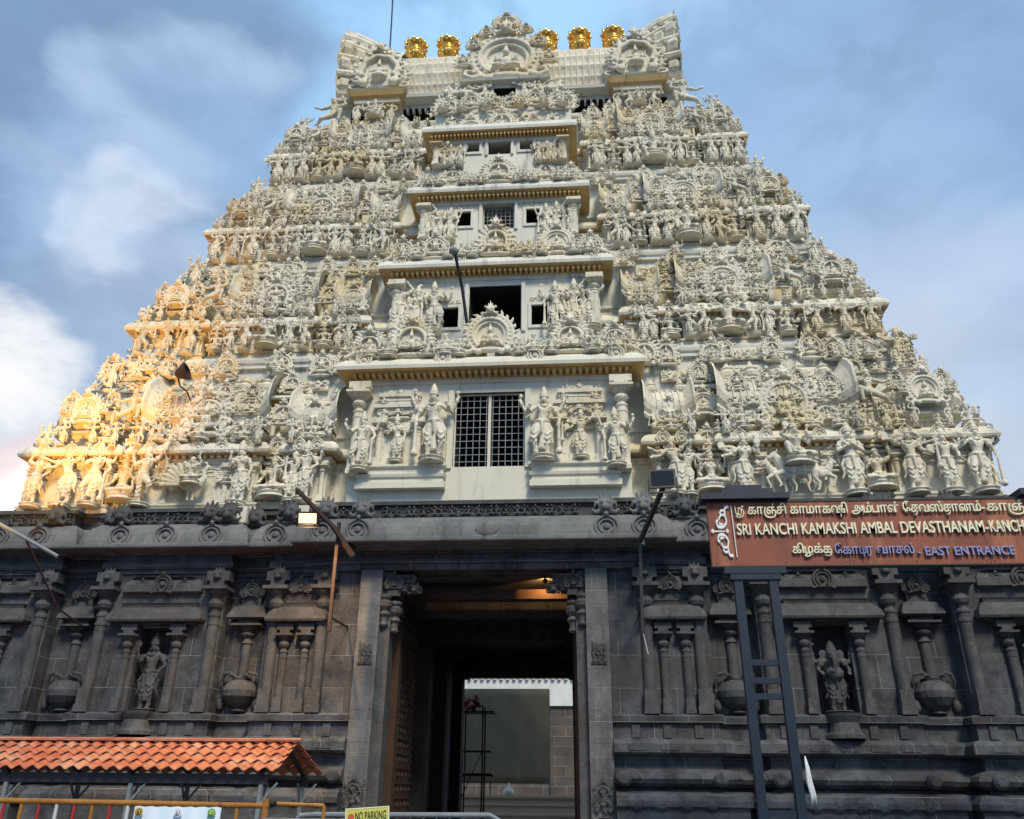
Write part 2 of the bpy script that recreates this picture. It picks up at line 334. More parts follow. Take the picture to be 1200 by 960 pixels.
def arm(bm, sh, el, ha, s=1.0, attr=None):
    cap(bm, sh, .034*s, el, .026*s); cap(bm, el, .026*s, ha, .018*s)
    sh, el, ha = Vector(sh), Vector(el), Vector(ha)
    m = sh.lerp(el, .45); tube(bm, [m - (el-sh).normalized()*.012, m + (el-sh).normalized()*.012], .042*s, 8)
    m = el.lerp(ha, .85); tube(bm, [m - (ha-el).normalized()*.01, m + (ha-el).normalized()*.01], .028*s, 8)
    hand(bm, ha, ha - el, s)
    if attr == 'disc': lathe(bm, [(.05, -.012), (.06, 0), (.05, .012)], 12, M=Matrix.Translation(ha + Vector((0, 0, .06))) @ Matrix.Rotation(pi/2, 4, 'X'))
    if attr == 'conch': lathe(bm, [(.01, -.05), (.04, -.01), (.05, .02), (.03, .05), (.01, .08)], 10, (ha.x, ha.y, ha.z+.06))
    if attr == 'club':
        tube(bm, [ha + Vector((0, -.01, .05)), ha + Vector((0, -.01, -.25)), ha + Vector((0, -.01, -.42))], [.016, .024, .03], 8); ell(bm, ha + Vector((0, -.01, -.40)), (.055, .055, .05), 1)
    if attr == 'lotus':
        tube(bm, [ha - Vector((0, 0, .05)), ha + Vector((0, 0, .08))], .01, 6); ell(bm, ha + Vector((0, 0, .09)), (.032, .032, .04), 1)
    if attr == 'axe':
        tube(bm, [ha - Vector((0, 0, .07)), ha + Vector((0, 0, .14))], .01, 6); ell(bm, ha + Vector((.02, 0, .12)), (.04, .012, .03), 1)
def torso(bm, hx, hz, cx, cz, fem):
    # hips (hx,hz) chest (cx,cz)
    w = .5 * (hx + cx)
    ell(bm, (hx, 0, hz), (.098 if fem else .088, .066, .06)); ell(bm, (hx, -.01, hz+.05), (.072, .055, .05))
    tube(bm, [(hx, 0, hz+.02), (w, -.005, (hz+cz)/2 - .01), (cx, 0, cz)], [.078, .055 if fem else .065, .085], 12)
    ell(bm, (cx, 0, cz), (.098, .062, .075)); ell(bm, (cx, 0, cz+.06), (.12, .045, .035))
    if fem:
        for k in (-1, 1): ell(bm, (cx+k*.045, -.052, cz+.002), .042, 2)
    else:
        for k in (-1, 1): ell(bm, (cx+k*.042, -.04, cz+.018), (.045, .03, .035), 1)
        ell(bm, (w, -.045, (hz+cz)/2-.015), (.05, .035, .045), 1)
    for rr, zz, t in ((.062, .055, .011), (.082, .02, .009), (.07, -.03, .007)):
        tube(bm, [(cx + rr*sin(a), -.052-.018*cos(a*.8), cz+zz - rr*.62*cos(a) + .03) for a in [(-1.4+i*.35) for i in range(9)]], t, 6)
    tube(bm, [(hx + .1*cos(a), .068*sin(a), hz+.045) for a in [2*pi*i/14 for i in range(15)]], .016, 6)
    tube(bm, [(hx, -.075, hz+.04), (hx+.005, -.085, hz-.14)], [.022, .012], 6)
    tube(bm, [(cx+.08, -.03, cz+.05), (w, -.068, (hz+cz)/2), (hx-.06, -.05, hz+.05)], .008, 5)
def legs(bm, hx, hz, feet, knees, skirt=True, fem=False):
    for k in (0, 1):
        s = -1 if k == 0 else 1
        f, kn = feet[k], knees[k]
        cap(bm, (hx + s*.048, 0, hz-.01), .062, kn, .044); cap(bm, kn, .042, (f[0], f[1]+.01, f[2]+.03), .027)
        ell(bm, (f[0], f[1]-.03, f[2]+.016), (.026, .055, .017), 1)
        tube(bm, [(f[0]-.035, f[1], f[2]+.045), (f[0]+.035, f[1], f[2]+.045)], .02, 6)
        if skirt:
            for q in range(3):
                z = .28 - q*.07
                tube(bm, [(kn[0]-.05, kn[1]-.02, z+.06), (kn[0], kn[1]-.055, z), (kn[0]+.05, kn[1]-.02, z+.06)], .008, 5)
    if skirt:
        tube(bm, [(hx, -.02, hz-.02), (hx, -.035, .26), (hx+.01, -.03, .10)], [.05, .03, .045], 8)
        for s in (-1, 1):
            tube(bm, [(hx+s*.09, .0, hz+.03), (hx+s*.14, -.01, hz-.08), (hx+s*.12, 0, hz-.2), (hx+s*.16, 0, hz-.28)], [.018, .022, .02, .01], 6)
def pedestal(bm, r=.16, h=.03): lathe(bm, [(r*.8, -.07), (r, -.06), (r*.75, -.035), (r, -.012), (r*.96, 0)], 16)
def standing(kind):
    bm = bmesh.new(); fem = kind in ('goddess', 'maiden', 'dancer')
    sway = {'goddess': .03, 'maiden': -.03, 'dancer': .045, 'guardian': .02}.get(kind, 0)
    hx, hz, cx, cz = sway, .45, -sway*.5, .655
    if kind == 'guardian':
        legs(bm, hx, hz, [(-.05, 0, 0), (.10, -.03, .02)], [(-.05, -.02, .24), (.13, -.06, .25)])
    elif kind == 'dancer':
        legs(bm, hx, hz, [(-.01, 0, 0), (.13, -.02, .16)], [(0, -.03, .24), (.19, -.06, .34)])
    else:
        legs(bm, hx, hz, [(-.05+sway*.3, 0, 0), (.06+sway, -.02, 0)], [(-.05+sway*.6, -.02, .24), (.055+sway*1.1, -.035, .24)])
    torso(bm, hx, hz, cx, cz, fem); head(bm, (cx, -.01, .81), 1, .18 if kind != 'sage' else .1)
    S = lambda k: (cx+k*.125, 0, .70)
    if kind == 'deity':
        arm(bm, S(-1), (-.2, .0, .58), (-.17, -.09, .63), attr=None); arm(bm, S(1), (.2, 0, .57), (.16, -.09, .5))
        arm(bm, S(-1), (-.22, .03, .66), (-.25, .0, .8), attr='disc'); arm(bm, S(1), (.22, .03, .66), (.25, .0, .8), attr='conch')
    elif kind == 'guardian':
        arm(bm, S(-1), (-.22, 0, .56), (-.2, -.08, .44), attr='club'); arm(bm, S(1), (.24, -.01, .60), (.19, -.09, .68))
        arm(bm, S(-1), (-.23, .03, .68), (-.28, 0, .82), attr='axe'); arm(bm, S(1), (.24, .03, .66), (.30, .0, .78), attr='lotus')
    elif kind == 'worship':
        arm(bm, S(-1), (-.17, -.02, .57), (-.02, -.11, .64)); arm(bm, S(1), (.17, -.02, .57), (.02, -.11, .64))
    elif kind == 'goddess':
        arm(bm, S(-1), (-.19, -.01, .57), (-.16, -.07, .70), attr='lotus'); arm(bm, S(1), (.17, .0, .55), (.15, -.03, .40))
    elif kind == 'maiden':
        arm(bm, S(-1), (-.2, .0, .74), (-.13, -.01, .88)); arm(bm, S(1), (.19, .0, .56), (.11, -.06, .46))
    elif kind == 'dancer':
        arm(bm, S(-1), (-.22, 0, .66), (-.28, -.04, .78)); arm(bm, S(1), (.22, 0, .62), (.14, -.1, .6)); arm(bm, S(1), (.23, .02, .72), (.31, 0, .82), attr='lotus')
    elif kind == 'bearer':
        arm(bm, S(-1), (-.21, 0, .80), (-.10, -.01, .95)); arm(bm, S(1), (.21, 0, .80), (.10, -.01, .95))
    elif kind == 'sage':
        arm(bm, S(-1), (-.18, -.02, .57), (-.03, -.1, .58)); arm(bm, S(1), (.2, 0, .57), (.19, -.08, .46), attr='club'); ell(bm, (cx, -.05, .74), (.03, .03, .05), 1)
    pedestal(bm, .17)
    return fuse('figure_' + kind, bm, .0092, STUC, .36, 1)
def seated(kind):
    bm = bmesh.new(); fem = kind == 'goddess'
    z0 = .08
    for s in (-1, 1):
        if kind == 'royal' and s == 1:
            cap(bm, (.05, 0, z0+.04), .07, (.17, -.12, z0+.06), .05); cap(bm, (.17, -.12, z0+.06), .046, (.13, -.13, z0-.18), .03); ell(bm, (.13, -.17, z0-.2), (.03, .06, .02), 1)
        else:
            cap(bm, (s*.06, 0, z0+.03), .075, (s*.23, -.11, z0+.01), .052); cap(bm, (s*.23, -.11, z0+.01), .048, (-s*.06, -.17, z0), .03); ell(bm, (-s*.10, -.18, z0), (.05, .03, .02), 1)
    bt = bmesh.new(); torso(bt, 0, .14, 0, .345, fem); me = bpy.data.meshes.new('t'); bt.to_mesh(me); bt.free(); bm.from_mesh(me); bpy.data.meshes.remove(me)
    head(bm, (0, -.01, .50), 1.05, .2 if kind != 'yaksha' else .09)
    S = lambda k: (k*.125, 0, .39)
    arm(bm, S(-1), (-.2, -.01, .27), (-.16, -.1, .35)); arm(bm, S(1), (.2, -.01, .26), (.18, -.12, .18))
    if kind in ('deity', 'goddess', 'royal'):
        arm(bm, S(-1), (-.23, .03, .37), (-.25, 0, .5), attr='disc' if kind != 'goddess' else 'lotus'); arm(bm, S(1), (.23, .03, .37), (.25, 0, .5), attr='conch' if kind == 'deity' else 'lotus')
    if kind == 'yaksha':
        ell(bm, (0, -.03, .2), (.11, .1, .1))
    lathe(bm, [(.24, -.06), (.27, -.05), (.21, -.01), (.25, .025), (.24, .04)], 18, M=Matrix.Scale(.75, 4, (0, 1, 0)))
    return fuse('figure_seated_' + kind, bm, .0092, STUC, .36, 1)
def random_standing(sd):
    q = random.Random(sd); bm = bmesh.new(); fem = q.random() < .5; sway = q.uniform(-.05, .05)
    hx, hz, cx, cz = sway, .45, -sway*.6, .65
    if q.random() < .35: legs(bm, hx, hz, [(-.02, 0, 0), (.12, -.02, q.uniform(.0, .14))], [(-.02, -.03, .24), (.18, -.07, q.uniform(.26, .34))])
    else: legs(bm, hx, hz, [(-.06+sway*.3, 0, 0), (.07+sway, -.02, 0)], [(-.06+sway*.6, -.03, .24), (.06+sway*1.1, -.035, .24)])
    torso(bm, hx, hz, cx, cz, fem); head(bm, (cx+q.uniform(-.01, .01), -.01, .81), q.uniform(.95, 1.08), q.uniform(.08, .2))
    for k in (-1, 1):
        n = q.choice((1, 2, 2, 3))
        for j in range(n):
            e = q.uniform(-1.2, .9) if j == 0 else q.uniform(-.3, 1.0); el_ = Vector((cx+k*(.125+.11*cos(e)), .01*j-.01, .70+.11*sin(e)))
            h = q.uniform(-.6, 1.5); ha = el_ + Vector((k*.12*cos(h)*q.choice((1, 1, -.9)), -.05, .12*sin(h)))
            arm(bm, (cx+k*.125, 0, .70), el_, ha, 1.05, q.choice((None, None, 'club', 'lotus', 'axe', 'disc')))
    if q.random() < .5:
        tube(bm, [(cx + .3*cos(a), .05, .62+.34*sin(a)) for a in [(-.5 + i*.3) for i in range(14)]], .02, 6)
        for i in range(12): a = -.4 + i*.36; tube(bm, [(cx+.3*cos(a), .05, .62+.34*sin(a)), (cx+.36*cos(a), .05, .62+.41*sin(a))], [.025, .006], 5)
    pedestal(bm, .17); return fuse('figure_variant', bm, .0092, STUC, .36, 1)
def random_seated(sd):
    q = random.Random(sd); bm = bmesh.new(); z0 = .08
    for s in (-1, 1):
        k_ = (s*q.uniform(.15, .24), -.12, z0+q.choice((.0, .02, .16))); cap(bm, (s*.06, 0, z0+.03), .075, k_, .05); cap(bm, k_, .046, (q.uniform(-.1, .1) if k_[2] < .15 else k_[0]*.9, -.16, z0-.01), .03); ell(bm, (k_[0]*.5, -.19, z0), (.05, .03, .02), 1)
    bt = bmesh.new(); torso(bt, 0, .14, q.uniform(-.03, .03), .345, q.random() < .5); me = bpy.data.meshes.new('t'); bt.to_mesh(me); bt.free(); bm.from_mesh(me); bpy.data.meshes.remove(me)
    head(bm, (q.uniform(-.02, .02), -.01, .50), 1.08, q.uniform(.08, .2))
    for k in (-1, 1):
        for j in range(q.choice((1, 2, 3))):
            e = q.uniform(-1.2, .9); el_ = Vector((k*(.125+.11*cos(e)), .01*j-.01, .39+.11*sin(e))); h = q.uniform(-.6, 1.5)
            arm(bm, (k*.125, 0, .39), el_, el_ + Vector((k*.11*cos(h)*q.choice((1, -.9)), -.06, .11*sin(h))), 1.05, q.choice((None, 'lotus', 'axe', 'disc', None)))
    lathe(bm, [(.22, -.06), (.25, -.05), (.2, -.01), (.24, .025), (.22, .04)], 18, M=Matrix.Scale(.75, 4, (0, 1, 0)))
    return fuse('figure_seated_variant', bm, .0092, STUC, .36, 1)
def random_arch(sd):
    q = random.Random(sd); bm = bmesh.new(); sx = q.uniform(.8, 1.12); R0 = .40; W_ = []
    hs = horseshoe(R0-.02, q.choice((-50, -30, -15)), q.choice((230, 210, 195)), 28, .48, sx)
    vf = [bm.verts.new((x, .07, z)) for x, z in hs]; vb = [bm.verts.new((x, .16, z)) for x, z in hs]; bm.faces.new(vf); bm.faces.new(vb[::-1])
    for i in range(len(vf)): bm.faces.new((vf[i], vf[i-1], vb[i-1], vb[i]))
    for r, t, y in ((R0, .045, .03), (R0*.76, q.uniform(.025, .045), .01)): tube(bm, [(x, y, z) for x, z in horseshoe(r, -40, 220, 26, .48, sx)], t, 8)
    nf = q.choice((9, 12, 15, 21)); curl = q.uniform(-.5, .5)
    for i in range(nf):
        a = radians(-35 + i*250/(nf-1)); p0 = Vector((sx*R0*cos(a), .03, .48+R0*sin(a))); L_ = q.uniform(.10, .2)
        tube(bm, [p0, p0 + Vector((L_*.6*cos(a+curl*.5), -.02, L_*.6*sin(a+curl*.5))), p0 + Vector((L_*cos(a+curl*1.6), 0, L_*sin(a+curl*1.6)))], [.05, .045, .01], 6)
        if q.random() < .5: ell(bm, (p0.x*.93, -.02, .48+(p0.z-.48)*.93), q.uniform(.02, .035), 1)
    c_ = q.random()
    if c_ < .6:
        ell(bm, (0, .0, .40), (.09, .08, .11)); ell(bm, (0, -.04, .57), .05, 1); tube(bm, [(0, -.02, .6), (0, 0, .74)], [.045, .012], 8)
        for k in (-1, 1): tube(bm, [(k*.07, 0, .49), (k*.18, -.04, q.uniform(.38, .5)), (k*.16, -.06, q.uniform(.5, .64))], [.028, .024, .016], 6); tube(bm, [(k*.05, -.02, .30), (k*.18, -.08, .28), (k*.02, -.12, .25)], [.05, .045, .03], 6)
    else: kirti(bm, 0, .5, 1.4, 0); ell(bm, (0, .02, .3), (.2, .07, .07))
    for k in (-1, 1):
        x = k*q.uniform(.36, .46); ell(bm, (x, -.03, .17), (.06, .06, .11), 1); ell(bm, (x, -.07, .32), .046, 1); tube(bm, [(x, -.05, .34), (x, -.03, .44)], [.042, .01], 6); tube(bm, [(x, -.03, .25), (x+k*.12, -.05, q.uniform(.15, .3)), (x+k*.08, -.07, q.uniform(.25, .4))], [.024, .02, .014], 6)
    ell(bm, (0, .02, .13), (.36, .09, .06)); kirti(bm, 0, .95, q.uniform(.8, 1.1))
    return fuse('arch_variant', bm, .0125, STUC, .4, 1)
def crouch():     # kneeling corner bearer with one arm thrown out
    bm = bmesh.new(); torso(bm, 0, .26, -.01, .46, False); head(bm, (-.01, -.03, .62), 1.15, .1)
    cap(bm, (-.05, 0, .25), .075, (-.2, -.12, .3), .055); cap(bm, (-.2, -.12, .3), .05, (-.16, -.08, .04), .034); ell(bm, (-.16, -.13, .02), (.035, .07, .024), 1)
    cap(bm, (.05, 0, .25), .075, (.24, -.08, .10), .055); cap(bm, (.24, -.08, .1), .05, (.36, .05, .04), .034); ell(bm, (.4, .04, .03), (.06, .03, .024), 1)
    arm(bm, (-.135, 0, .51), (-.28, -.02, .56), (-.2, -.05, .74), 1.25); arm(bm, (.12, 0, .51), (.28, -.01, .45), (.42, -.02, .50), 1.25)
    return fuse('figure_bearer', bm, .0115, STUC, .34, 1)
def elephant_head_deity():
    bm = bmesh.new(); torso(bm, 0, .45, 0, .65, False); ell(bm, (0, -.06, .52), (.125, .11, .11))
    legs(bm, 0, .45, [(-.07, 0, 0), (.07, 0, 0)], [(-.07, -.02, .24), (.07, -.02, .24)])
    ell(bm, (0, -.03, .80), (.085, .085, .085)); crown(bm, 0, 0, .86, .14, .07)
    for s in (-1, 1): ell(bm, (s*.12, .0, .79), (.065, .015, .075), 2); tube(bm, [(s*.04, -.1, .76), (s*.07, -.14, .73)], [.014, .006], 6)
    tube(bm, [(0, -.1, .79), (.0, -.15, .70), (-.01, -.16, .6), (-.04, -.16, .53), (-.09, -.16, .55)], [.05, .04, .032, .025, .018], 8)
    for s in (-1, 1):
        arm(bm, (s*.13, 0, .70), (s*.22, 0, .58), (s*.19, -.09, .52), 1.15); arm(bm, (s*.13, 0, .70), (s*.25, .02, .68), (s*.27, 0, .82), 1.15, 'axe')
    pedestal(bm, .2); return fuse('figure_elephant_headed', bm, .0115, STONC, .34, 1)
def quadruped(kind):      # side-on mount, head towards +x, 1 unit long
    bm = bmesh.new()
    tube(bm, [(-.36, 0, .50), (-.2, 0, .51), (.05, 0, .47), (.25, 0, .52)], [.10, .145, .14, .12], 12); ell(bm, (-.30, 0, .50), (.14, .12, .15)); ell(bm, (.22, 0, .52), (.13, .115, .16))
    for x, s in ((-.34, -1), (-.27, 1)):
        cap(bm, (x, s*.07, .45), .08, (x+.05, s*.08, .30), .05); cap(bm, (x+.05, s*.08, .30), .045, (x-.03, s*.08, .17), .032); cap(bm, (x-.03, s*.08, .17), .03, (x, s*.08, .03), .025); ell(bm, (x+.015, s*.08, .02), (.04, .03, .02), 1)
    for x, s, k in ((.26, -1, .12), (.20, 1, 0)):
        cap(bm, (x, s*.07, .44), .065, (x+.04+k, s*.08, .26+k), .04); cap(bm, (x+.04+k, s*.08, .26+k), .036, (x+.02+k*.4, s*.08, .05+k*.8), .026); ell(bm, (x+.05+k*.4, s*.08, .025+k*.8), (.04, .03, .02), 1)
    tube(bm, [(.24, 0, .58), (.33, 0, .72), (.37, 0, .84)], [.13, .09, .07], 10)
    tube(bm, [(.34, 0, .88), (.42, 0, .83), (.50, 0, .76)], [.07, .06, .04], 10)
    for s in (-1, 1):
        ell(bm, (.34, s*.07, .92), (.02, .02, .045), 1)
        if kind == 'bull': tube(bm, [(.34, s*.04, .93), (.35, s*.08, .99), (.38, s*.06, 1.04)], [.018, .014, .006], 6)
    if kind == 'bull': ell(bm, (.1, 0, .65), (.09, .06, .07))
    else:
        for i in range(8): ell(bm, (.30+.02*i-.06, 0, .70+.028*i), (.04, .02, .03), 1)
    tube(bm, [(-.44, 0, .55), (-.52, 0, .42), (-.50, 0, .25)], [.02, .02, .035], 6)
    for r_ in (.0, .08): tube(bm, [(.26+r_*.6, .12*cos(a), .60+r_+.12*sin(a)) for a in [2*pi*i/12 for i in range(13)]], .012, 5)
    tube(bm, [(-.1, .16*cos(a), .49+.16*sin(a)) for a in [2*pi*i/14 for i in range(15)]], .03, 6)
    return fuse('mount_' + kind, bm, .014, STUC, .35, 1)
def peacock():
    bm = bmesh.new()
    tube(bm, [(-.2, 0, .38), (0, 0, .36), (.16, 0, .42), (.24, 0, .56), (.22, 0, .70), (.26, 0, .80)], [.06, .15, .12, .06, .045, .05], 10)
    ell(bm, (.28, 0, .82), (.05, .04, .045)); tube(bm, [(.32, 0, .82), (.39, 0, .79)], [.02, .005], 6)
    for i in range(3): tube(bm, [(.27, 0, .86), (.24-.03*i, 0, .95)], [.008, .014], 5)
    for s in (-.05, .05): tube(bm, [(.02+s, -.03, .28), (.03+s, -.04, .04)], .022, 6); ell(bm, (.05+s, -.06, .03), (.06, .02, .015), 1)
    for i in range(9):     # fanned tail, each feather a ridge
        a = radians(75 + i*13); p = Vector((-.12, .04, .42)); d = Vector((cos(a), 0, sin(a)))
        tube(bm, [p, p + d*.25, p + d*.5], [.03, .05, .06], 8); ell(bm, p + d*.52 + Vector((0, -.03, 0)), (.06, .04, .06), 1)
    for k in range(10): a = radians(70 + k*13); ell(bm, (-.12+.3*cos(a), .1, .42+.3*sin(a)), (.1, .05, .1), 1)
    return fuse('mount_peacock', bm, .014, STUC, .35, 1)
def horseshoe(r, a0=-50, a1=230, n=30, zc=.5, sx=1.0): return [(sx*r*cos(radians(a0+(a1-a0)*i/n)), zc + r*sin(radians(a0+(a1-a0)*i/n))) for i in range(n+1)]
def kirti(bm, x, z, s, y=-.05):
    ell(bm, (x, y, z), (.085*s, .07*s, .075*s))
    for k in (-1, 1):
        ell(bm, (x+k*.04*s, y-.06*s, z+.02*s), .026*s, 1)
        tube(bm, [(x+k*.05*s, y, z+.04*s), (x+k*.11*s, y, z+.11*s), (x+k*.14*s, y, z+.06*s)], [.03*s, .026*s, .012*s], 6)
        tube(bm, [(x+k*.06*s, y, z-.04*s), (x+k*.13*s, y, z-.07*s), (x+k*.17*s, y, z-.02*s)], [.03*s, .024*s, .012*s], 6)
        tube(bm, [(x+k*.02*s, y-.01, z+.06*s), (x+k*.05*s, y-.01, z+.17*s)], [.03*s, .010*s], 6)
    tube(bm, [(x, y, z+.05*s), (x, y, z+.25*s)], [.036*s, .008*s], 6)
def arch(kind, sd=0):
    bm = bmesh.new(); rnd = random.Random(sd)
    plate = horseshoe(.43, n=28); vf = [bm.verts.new((x, .06, z)) for x, z in plate]; vb = [bm.verts.new((x, .16, z)) for x, z in plate]
    bm.faces.new(vf); bm.faces.new(vb[::-1])
    for i in range(len(vf)): bm.faces.new((vf[i], vf[i-1], vb[i-1], vb[i]))
    if kind == 'flame':
        for r, t, y in ((.43, .045, .03), (.34, .034, .0), (.27, .026, .03)): tube(bm, [(x, y, z) for x, z in horseshoe(r)], t, 8)
        for i in range(19):
            a = radians(-42 + i*264/18); L_ = .58 if i % 2 else .53
            tube(bm, [(.42*cos(a), .04, .5+.42*sin(a)), (.5*cos(a+.05), .02, .5+.5*sin(a+.05)), (L_*cos(a+.16), .03, .5+L_*sin(a+.16))], [.045, .035, .008], 6)
        for i in range(22):
            a = radians(-45 + i*270/21); ell(bm, (.385*cos(a), -.01, .5+.385*sin(a)), .019, 1)
        ell(bm, (0, .02, .42), (.08, .07, .10)); ell(bm, (0, -.02, .57), (.045, .05, .055)); tube(bm, [(0, -.01, .6), (0, 0, .73)], [.045, .012], 8)
        for k in (-1, 1):
            tube(bm, [(k*.07, .0, .48), (k*.15, -.03, .40), (k*.12, -.05, .5)], [.028, .024, .016], 6); ell(bm, (k*.10, -.02, .33), (.1, .06, .04), 1)
            tube(bm, [(k*.30, .0, .16), (k*.42, -.02, .10), (k*.52, -.02, .16), (k*.5, -.02, .25), (k*.42, -.03, .23)], [.05, .05, .04, .03, .02], 7)
            ell(bm, (k*.22, 0, .12), (.08, .06, .07), 1)
        ell(bm, (0, .02, .16), (.3, .07, .06)); kirti(bm, 0, .99, .95)
    elif kind == 'round':       # round medallion on an eave
        for r, t, y in ((.42, .06, .03), (.28, .04, .0)): tube(bm, [(x, y, z) for x, z in horseshoe(r, -60, 240)], t, 8)
        ell(bm, (0, .03, .5), (.13, .1, .15)); ell(bm, (0, -.03, .56), .06, 1)
        for k in (-1, 1): tube(bm, [(k*.32, .03, .14), (k*.5, .0, .08), (k*.58, .0, .2)], [.06, .05, .02], 6)
        kirti(bm, 0, .99, .8)
    else:                        # scroll arch with a seated figure and side scrolls
        for r, t, y in ((.42, .04, .03), (.33, .05, .01)): tube(bm, [(r*1.0*cos(radians(a))*(1+.06*sin(radians(a*6))), y, .5+r*sin(radians(a))*(1+.06*cos(radians(a*7)))) for a in range(-50, 231, 8)], t, 8)
        for i in range(11):
            a = radians(-30 + i*24); q = Vector((.45*cos(a), .0, .5+.45*sin(a)))
            tube(bm, [q + Vector((.07*cos(a+b)*(1-b/9), -.02, .07*sin(a+b)*(1-b/9))) for b in [i2*.6 for i2 in range(10)]], .018, 6)
        ell(bm, (0, 0, .35), (.15, .1, .07)); ell(bm, (0, .0, .45), (.07, .06, .1)); ell(bm, (0, -.03, .59), .048, 1); tube(bm, [(0, -.02, .6), (0, 0, .76)], [.045, .01], 8)
        for k in (-1, 1): tube(bm, [(k*.06, .0, .5), (k*.17, -.02, .44), (k*.17, -.04, .57)], [.026, .022, .016], 6); ell(bm, (k*.28, -.02, .2), (.1, .07, .1), 1); ell(bm, (k*.28, -.06, .33), .05, 1); tube(bm, [(k*.3, 0, .3), (k*.4, -.02, .2), (k*.5, 0, .3)], [.04, .03, .015], 6)
        kirti(bm, 0, .97, .85)
    return fuse('arch_' + kind, bm, .0135, STUC, .4, 1)
def scrollwork(sd):          # 1 x .5 panel of scrolls, beads and little figures
    rnd = random.Random(sd); bm = bmesh.new(); box(bm, -.5, .5, .04, .12, 0, .42)
    for i in range(7):
        x, z = -.43 + i*.143 + rnd.uniform(-.03, .03), rnd.uniform(.10, .30); s = rnd.choice((-1, 1)); R = rnd.uniform(.06, .11)
        tube(bm, [(x + R*cos(s*b)*(1-b/8), -.01+.01*b*.3, z + R*sin(s*b)*(1-b/8)*1.1) for b in [k*.55 for k in range(12)]], .017, 6)
        tube(bm, [(x, .02, z+R), (x + rnd.uniform(-.05, .05), 0, z+R+.13)], [.03, .008], 6)
    for i in range(3):
        x = -.34 + i*.34 + rnd.uniform(-.05, .05); ell(bm, (x, -.02, .15), (.05, .045, .08), 1); ell(bm, (x, -.05, .27), .036, 1); tube(bm, [(x, -.04, .28), (x, -.02, .38)], [.034, .01], 6)
        for k in (-1, 1): tube(bm, [(x+k*.04, -.02, .21), (x+k*.11, -.04, .16+rnd.uniform(0, .1)), (x+k*.09, -.05, .24)], [.02, .017, .012], 5); tube(bm, [(x, -.02, .08), (x+k*.11, -.05, .07), (x+k*.05, -.06, .02)], [.03, .026, .018], 5)
    for i in range(26): ell(bm, (-.5 + i*.04, .0, .03), .019, 1)
    return fuse('scrollwork_%d' % sd, bm, .0125, STUC, .38, 1)
STAND = {k: standing(k) for k in ('deity', 'guardian', 'worship', 'goddess', 'maiden', 'dancer', 'bearer', 'sage')}
SEAT = {k: seated(k) for k in ('deity', 'goddess', 'royal', 'yaksha')}
BEAR = crouch(); MOUNT = {'bull': quadruped('bull'), 'horse': quadruped('horse'), 'peacock': peacock()}
ARCH = {k: arch(k) for k in ('flame', 'round', 'scroll')}
SCRL = [scrollwork(i) for i in (1, 2, 3)]
RSTAND = [random_standing(i) for i in range(20, 30)]; RSEAT = [random_seated(i) for i in range(40, 48)]; RARCH = [random_arch(i) for i in range(60, 68)]
SCRL += [scrollwork(i) for i in (4, 5, 6)]
#KITEND
# ------------------------------------------------------------------ the tower: collector for its repeated carvings
DEPTH = 13.5
TOWER = thing('temple_tower', 'tall cream and grey stucco temple tower covered in sculpted figures on a dark granite base', 'temple tower')
CAMP = Vector((2.32, -20, 1.5)); PLACED = []
def put(name, me, parent, loc, s=1.0, rz=0.0, flip=False, label=None):
    sc = s if hasattr(s, '__len__') else (s, s, s)
    if flip: sc = (-sc[0], sc[1], sc[2])
    PLACED.append((name, me, parent, Vector(loc), sc, rz, label))
def flush():
    kinds = {}
    for p in PLACED: kinds.setdefault(p[0], []).append(p)
    for name, L_ in kinds.items():
        def sz(p):
            d = (p[3] - CAMP).length; v = max(abs(a) for a in p[4]) / d
            if p[3].y > 6 or abs(p[5]) > 1.2: v *= .3
            return -v
        L_.sort(key=sz)
        for (n, me, par, loc, sc, rz, lab) in L_[:100]:
            o = link(n, me, par, loc, (0, 0, rz), sc)
            if lab: o['label'] = lab
        if L_[100:]:
            bm = bmesh.new(); mats = []
            for (n, me, par, loc, sc, rz, lab) in L_[100:]:
                t = me.copy(); t.transform(Matrix.Translation(loc) @ Matrix.Rotation(rz, 4, 'Z') @ Matrix.Diagonal((*sc, 1)))
                if sc[0] < 0: t.flip_normals()
                bm.from_mesh(t); bpy.data.meshes.remove(t)
            m2 = bpy.data.meshes.new(name); bm.to_mesh(m2); bm.free(); m2.materials.append(L_[0][1].materials[0]); m2.shade_smooth()
            o = link(name, m2, TOWER); o['kind'] = 'stuff'
def pillar_mesh(name, mat, h=1.0, r=.13, round_=True, mats=None):
    # square foot, shaft with bands, bulb capital, wide thin abacus, block
    bm = bmesh.new(); a = r * .95
    box(bm, -a*1.15, a*1.15, -a*1.15, a*1.15, 0, h*.05); box(bm, -a, a, -a, a, h*.05, h*.16)
    lathe(bm, [(r*.9, h*.16), (r*.9, h*.60), (r*1.0, h*.605), (r*1.0, h*.625), (r*.85, h*.63), (r*.88, h*.66), (r*1.02, h*.67), (r*1.02, h*.685), (r*.7, h*.70), (r*.72, h*.715), (r*1.1, h*.735), (r*1.3, h*.76), (r*1.1, h*.785), (r*.75, h*.80), (r*.9, h*.815), (r*1.5, h*.84), (r*1.75, h*.86)], 8 if not round_ else 14, sq=0)
    q = r*2.0; box(bm, -q, q, -q, q, h*.86, h*.885); box(bm, -a*1.2, a*1.2, -a*1.2, a*1.2, h*.885, h*.93); box(bm, -a*2.0, a*2.0, -a*1.1, a*1.1, h*.93, h)
    me = mesh(name, bm, mat); return me
COLS = pillar_mesh('stucco_column', STUC)
